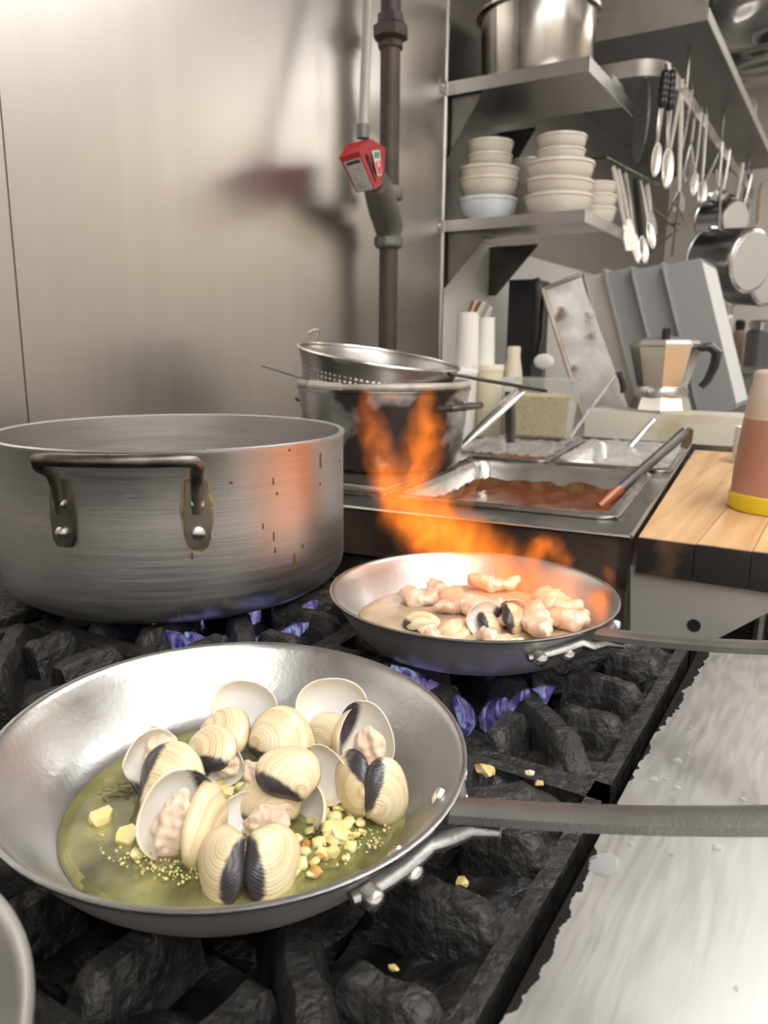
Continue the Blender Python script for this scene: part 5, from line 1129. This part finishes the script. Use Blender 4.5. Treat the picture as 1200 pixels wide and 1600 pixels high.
# front corner edge from (560,235) to (586,297); left face to the left, right face to the right
f0, f1 = B(561, 236, .045), B(586, 296, .045)
l0, l1 = B(530, 246, .0), B(557, 301, .0)
r0_, r1_ = B(602, 231, -.030), B(601, 284, -.030)
t0, t1, t2 = B(543, 224, .0), B(580, 217, .01), B(602, 229, -.03)
mb = MB(); V = [mb.bm.verts.new(v) for v in (l0, f0, r0_, r1_, f1, l1, t0, t1)]
back = Vector((ray(566, 258)*.045).tolist())
W_ = [mb.bm.verts.new(v+back) for v in (l0, r0_, r1_, l1, t0, t1)]
L0, F0, R0, R1, F1, L1, T0, T1 = V; bl0, br0, br1, bl1, bt0, bt1 = W_
for f in ((L0, L1, F1, F0), (F0, F1, R1, R0), (L0, F0, T1, T0), (F0, R0, T1), (T0, T1, bt1, bt0), (T1, R0, br0, bt1), (R0, R1, br1, br0), (L0, T0, bt0, bl0), (L1, L0, bl0, bl1), (F1, L1, bl1, br1), (F1, br1, R1), (bl0, bt0, bt1, br0, br1, bl1)): mb.bm.faces.new(f)
mb.build('housing', RED, rb, bevel=.0025)
def plate(name, a, b, c, d, m_, lift, u0, u1, v0, v1, parent, th=.0012):
    P_ = lambda u, v: (a.lerp(b, u)).lerp(d.lerp(c, u), v)
    n_ = (b-a).cross(d-a).normalized(); n_ = n_ if n_.dot(Vector(CAM)-o0) > 0 else -n_
    q = [P_(u0, v0), P_(u1, v0), P_(u1, v1), P_(u0, v1)]; mb = MB(); A = [mb.bm.verts.new(x+n_*lift) for x in q]; B_ = [mb.bm.verts.new(x+n_*(lift-th)) for x in q]
    mb.bm.faces.new(A); mb.bm.faces.new(B_[::-1])
    for k in range(4): mb.bm.faces.new((A[k], A[(k+1) % 4], B_[(k+1) % 4], B_[k]))
    return mb.build(name, m_, parent, smooth=0)
LBL = mat('printed pale label', (.50, .49, .47), 0, .5, var=(300, (.36, .35, .34), .5, .62)); INK = mat('dark label ink', (.04, .04, .045), 0, .5); GREYINK = mat('grey label print', (.28, .28, .28), 0, .5)
q = plate('label', l0, f0, f1, l1, LBL, .0022, .10, .94, .14, .97, rb)
plate('label_print', l0, f0, f1, l1, INK, .0027, .20, .88, .17, .25, q); 
for v_, u_ in ((.36, .7), (.44, .8), (.55, .62), (.63, .74), (.76, .5), (.84, .66)): plate('label_print', l0, f0, f1, l1, GREYINK, .0027, .26, u_, v_, v_+.035, q)
q = plate('sticker', f0, r0_, r1_, f1, mat('white sticker', (.72, .68, .66), 0, .5), .0022, .42, .72, .04, .74, rb)
plate('green_square', f0, r0_, r1_, f1, mat('green print', (.03, .30, .12), 0, .5), .0027, .47, .68, .09, .26, q)
plate('red_square', f0, r0_, r1_, f1, mat('red print', (.62, .05, .07), 0, .5), .0027, .46, .69, .34, .70, q)
plate('slot', f0, r0_, r1_, f1, mat('dark slot', (.03, .008, .008), 0, .6), .0006, .20, .27, .10, .86, rb)
plate('white_mark', f0, r0_, r1_, f1, WHITE_PL, .0031, .54, .61, .37, .50, q)
cp = thing('conduit', 'thin grey conduit running up the wall from the red box', 'conduit', onx(567, 212, GX+.06))
o0 = cp.location.copy(); ptop = onx(577, -40, GX+.02)-o0; ptop *= (2.745-o0.z)/ptop.z
MB().tube([(0, 0, 0), ptop*.2, ptop*.6, ptop], 8*s_, 16).build('tube', mat('grey conduit', (.36, .35, .32), .2, .5), cp)
MB().tube([(0, 0, -.006), (0, 0, .022)], 10.5*s_, 12).build('nut', CASTGREY, cp, smooth=25)

# ================================================================== FLAMBÉ FLAME
def flame_mat(blobs, o0, dens, col):
    M = bpy.data.materials.new('orange flame'); M.use_nodes = True; nt = M.node_tree; L = nt.links.new; out = nt.nodes['Material Output']; nt.nodes.remove(nt.nodes['Principled BSDF'])
    tc = nd(nt, 'ShaderNodeTexCoord'); n = nd(nt, 'ShaderNodeTexNoise', Scale=26.0, Detail=2.0); L(tc.outputs['Object'], n.inputs['Vector'])
    sb_ = nd(nt, 'ShaderNodeVectorMath', operation='SUBTRACT'); L(n.outputs['Color'], sb_.inputs[0]); sb_.inputs[1].default_value = (.5, .5, .5)
    sc_ = nd(nt, 'ShaderNodeVectorMath', operation='SCALE'); L(sb_.outputs[0], sc_.inputs[0]); sc_.inputs['Scale'].default_value = .032
    ps = nd(nt, 'ShaderNodeVectorMath', operation='ADD'); L(tc.outputs['Object'], ps.inputs[0]); L(sc_.outputs[0], ps.inputs[1])
    acc = None
    for p, r, k in blobs:
        d = nd(nt, 'ShaderNodeVectorMath', operation='DISTANCE'); L(ps.outputs[0], d.inputs[0]); d.inputs[1].default_value = p
        mr = nd(nt, 'ShaderNodeMapRange', interpolation_type='SMOOTHERSTEP'); mr.inputs[1].default_value = 0; mr.inputs[2].default_value = r; mr.inputs[3].default_value = k; mr.inputs[4].default_value = 0; L(d.outputs['Value'], mr.inputs[0])
        if acc is None: acc = mr.outputs[0]
        else:
            mxn = nd(nt, 'ShaderNodeMath', operation='MAXIMUM'); L(acc, mxn.inputs[0]); L(mr.outputs[0], mxn.inputs[1]); acc = mxn.outputs[0]
    mp = nd(nt, 'ShaderNodeMapping'); mp.inputs['Scale'].default_value = (55, 55, 22); L(ps.outputs[0], mp.inputs['Vector'])
    n2 = nd(nt, 'ShaderNodeTexNoise', Scale=1.0, Detail=4.0); L(mp.outputs[0], n2.inputs['Vector'])
    r2 = nd(nt, 'ShaderNodeMapRange'); r2.inputs[1].default_value = .36; r2.inputs[2].default_value = .66; r2.inputs[3].default_value = .10; r2.inputs[4].default_value = 1.35; L(n2.outputs['Fac'], r2.inputs[0])
    mu = nd(nt, 'ShaderNodeMath', operation='MULTIPLY'); L(acc, mu.inputs[0]); L(r2.outputs[0], mu.inputs[1])
    mu2 = nd(nt, 'ShaderNodeMath', operation='MULTIPLY'); L(mu.outputs[0], mu2.inputs[0]); mu2.inputs[1].default_value = dens
    em = nd(nt, 'ShaderNodeEmission'); em.inputs[0].default_value = (*col, 1); L(mu2.outputs[0], em.inputs['Strength'])
    ab = nd(nt, 'ShaderNodeVolumeAbsorption'); ab.inputs[0].default_value = (0, 0, 0, 1); m3 = nd(nt, 'ShaderNodeMath', operation='MULTIPLY'); L(mu.outputs[0], m3.inputs[0]); m3.inputs[1].default_value = 14; L(m3.outputs[0], ab.inputs['Density'])
    ad = nd(nt, 'ShaderNodeAddShader'); L(em.outputs[0], ad.inputs[0]); L(ab.outputs[0], ad.inputs[1]); L(ad.outputs[0], out.inputs['Volume'])
    tr = nd(nt, 'ShaderNodeBsdfTransparent'); L(tr.outputs[0], out.inputs['Surface']); return M
def flame(label, chains):
    pts = []
    for ch in chains:
        for (x, y, Y, r, k), (x2, y2, Y2, r2, k2) in zip(ch, ch[1:]) if len(ch) > 1 else [(ch[0], ch[0])]:
            n = max(1, int(math.hypot(x2-x, y2-y)/max(10, min(r, r2)*.75)))
            for i in range(n):
                u = i/n; pts.append((x+(x2-x)*u, y+(y2-y)*u, Y+(Y2-Y)*u, r+(r2-r)*u, k+(k2-k)*u))
        pts.append(ch[-1])
    o0 = ony(pts[0][0], pts[0][1], pts[0][2]); bl = []
    mb = MB()
    for x, y, Y, r, k in pts:
        p = ony(x, y, Y); rr = r*mpp(p)*1.5; bl.append((tuple(p-o0), rr*1.12, k)); mb.ball(p-o0, rr*1.12, 2)
    o = mb.build('flame', None, None, o0, mats=[flame_mat(bl, o0, 40, (1.0, .22, .020))])
    rm = o.modifiers.new('r', 'REMESH'); rm.mode = 'VOXEL'; rm.voxel_size = .006
    dg = bpy.context.evaluated_depsgraph_get(); me = bpy.data.meshes.new_from_object(o.evaluated_get(dg)); o.modifiers.clear(); old = o.data; o.data = me
    if not me.materials: me.materials.append(old.materials[0])
    return tag(o, label, 'flame')
flame('big orange flame leaping from the far frying pan', [
    [(720, 900, .72, 26, .6), (715, 855, .76, 42, .95), (680, 822, .78, 46, 1.1), (640, 800, .80, 38, 1.0), (610, 760, .80, 29, .85), (594, 705, .80, 22, .6), (577, 655, .80, 17, .5), (570, 622, .80, 11, .35)],
    [(640, 770, .80, 27, .7), (655, 720, .80, 29, .85), (664, 670, .80, 25, .9), (664, 625, .80, 16, .6)],
    [(705, 840, .77, 40, 1.1), (755, 865, .75, 36, .85), (800, 900, .73, 34, .7), (850, 915, .71, 36, .65), (895, 935, .70, 34, .75), (930, 942, .69, 25, .95), (938, 965, .69, 16, .7)],
    [(700, 820, .78, 26, .9), (722, 785, .80, 14, .6), (735, 770, .80, 8, .4)],
    [(800, 880, .75, 24, .6), (830, 872, .76, 24, .8), (850, 850, .78, 18, .8), (880, 868, .76, 14, .55)],
    [(770, 915, .72, 28, .5), (740, 880, .74, 28, .7)]])
flame('small detached lick of flame at the right rim of the far pan', [[(955, 915, .74, 7, .6), (950, 900, .74, 11, .8), (944, 886, .74, 6, .6)]])

# ================================================================== SCRAPS AND DROPS
def scrap(label, x, y, s_, m_, z=.915):
    p = onz(x, y, z); o = MB().ball((0, 0, 0), s_*mpp(p)*.5, 2, (1, .8, .5), .5).build('food_scrap', m_, None, p, smooth=40); o.rotation_euler.z = random.uniform(0, 6); return tag(o, label, 'food scrap', 'food scraps on the grates')
SCR = mat('dried yellow scrap', (.50, .36, .12), 0, .5, var=(80, (.62, .50, .25), .4, .6)); PALE = mat('pale noodle scrap', (.62, .52, .36), 0, .4)
scrap('orange crumb at the lower left corner of the range', 78, 1580, 36, mat('orange crumb', (.46, .20, .04), 0, .5, bump=(100, .002)), .905)
scrap('flat yellow food scrap on the rib behind the near pan handle', 758, 1203, 34, SCR, .926)
scrap('yellow drop of food near the pale scrap on the grate', 842, 1224, 15, SCR, .922)
scrap('pale curled scrap on the grate behind the near pan handle', 828, 1208, 17, PALE, .926)
scrap('tan crumb in front of the near pan handle on the grate', 722, 1378, 24, SCR, .905)
scrap('tan crumb at the left of the front rib', 615, 1512, 16, SCR, .912)
random.seed(5)
dr = [(945, 1352, 30), (1058, 1190, 10), (1022, 1219, 9), (1040, 1218, 5), (1058, 1232, 7), (1075, 1180, 5), (1120, 1325, 10), (1050, 1336, 6), (985, 1320, 6), (1150, 1545, 5), (1078, 1138, 4), (1160, 1250, 7)]
DL = ['largest puddle of water on the steel ledge before the near handle', 'biggest water drop between the two pan handles', 'long water drop nearest the grate between the handles', 'tiny water drop beside the long one between the handles', 'water drop lowest of the cluster between the handles',
      'water drop topmost of the cluster between the handles', 'round water drop well right of the large puddle', 'small water drop just right of the large puddle', 'small water drop above the puddle, touching the handle shadow', 'lone water drop near the lower right corner of the ledge', 'tiny water drop highest up the ledge, below the far handle', 'water drop at the right, just behind the near handle']
for i, (x, y, r) in enumerate(dr):
    p = onz(x, y, .9152); rr = r*mpp(p); mb = MB(); n = 22; ol = [(1+.22*noise.noise(Vector((math.cos(2*PI*j/n)*1.3+i*3, math.sin(2*PI*j/n)*1.3, i)))) for j in range(n)]
    prf = [(0, 1), (.5, .93), (.8, .7), (.95, .35), (1, 0)]; rings = []
    for f, z in prf:
        rings.append([mb.bm.verts.new((0, 0, .0016))] if f == 0 else [mb.bm.verts.new((rr*f*ol[j]*math.cos(2*PI*j/n)*.8, rr*f*ol[j]*math.sin(2*PI*j/n), .0016*z)) for j in range(n)])
    for j in range(n): mb.bm.faces.new((rings[0][0], rings[1][j], rings[1][(j+1) % n]))
    for a, b in zip(rings[1:], rings[2:]):
        for j in range(n): mb.bm.faces.new((a[j], b[j], b[(j+1) % n], a[(j+1) % n]))
    o = mb.build('water_drop', WATER, None, p, smooth=180)
    tag(o, DL[i], 'water drop', 'water drops on the ledge')
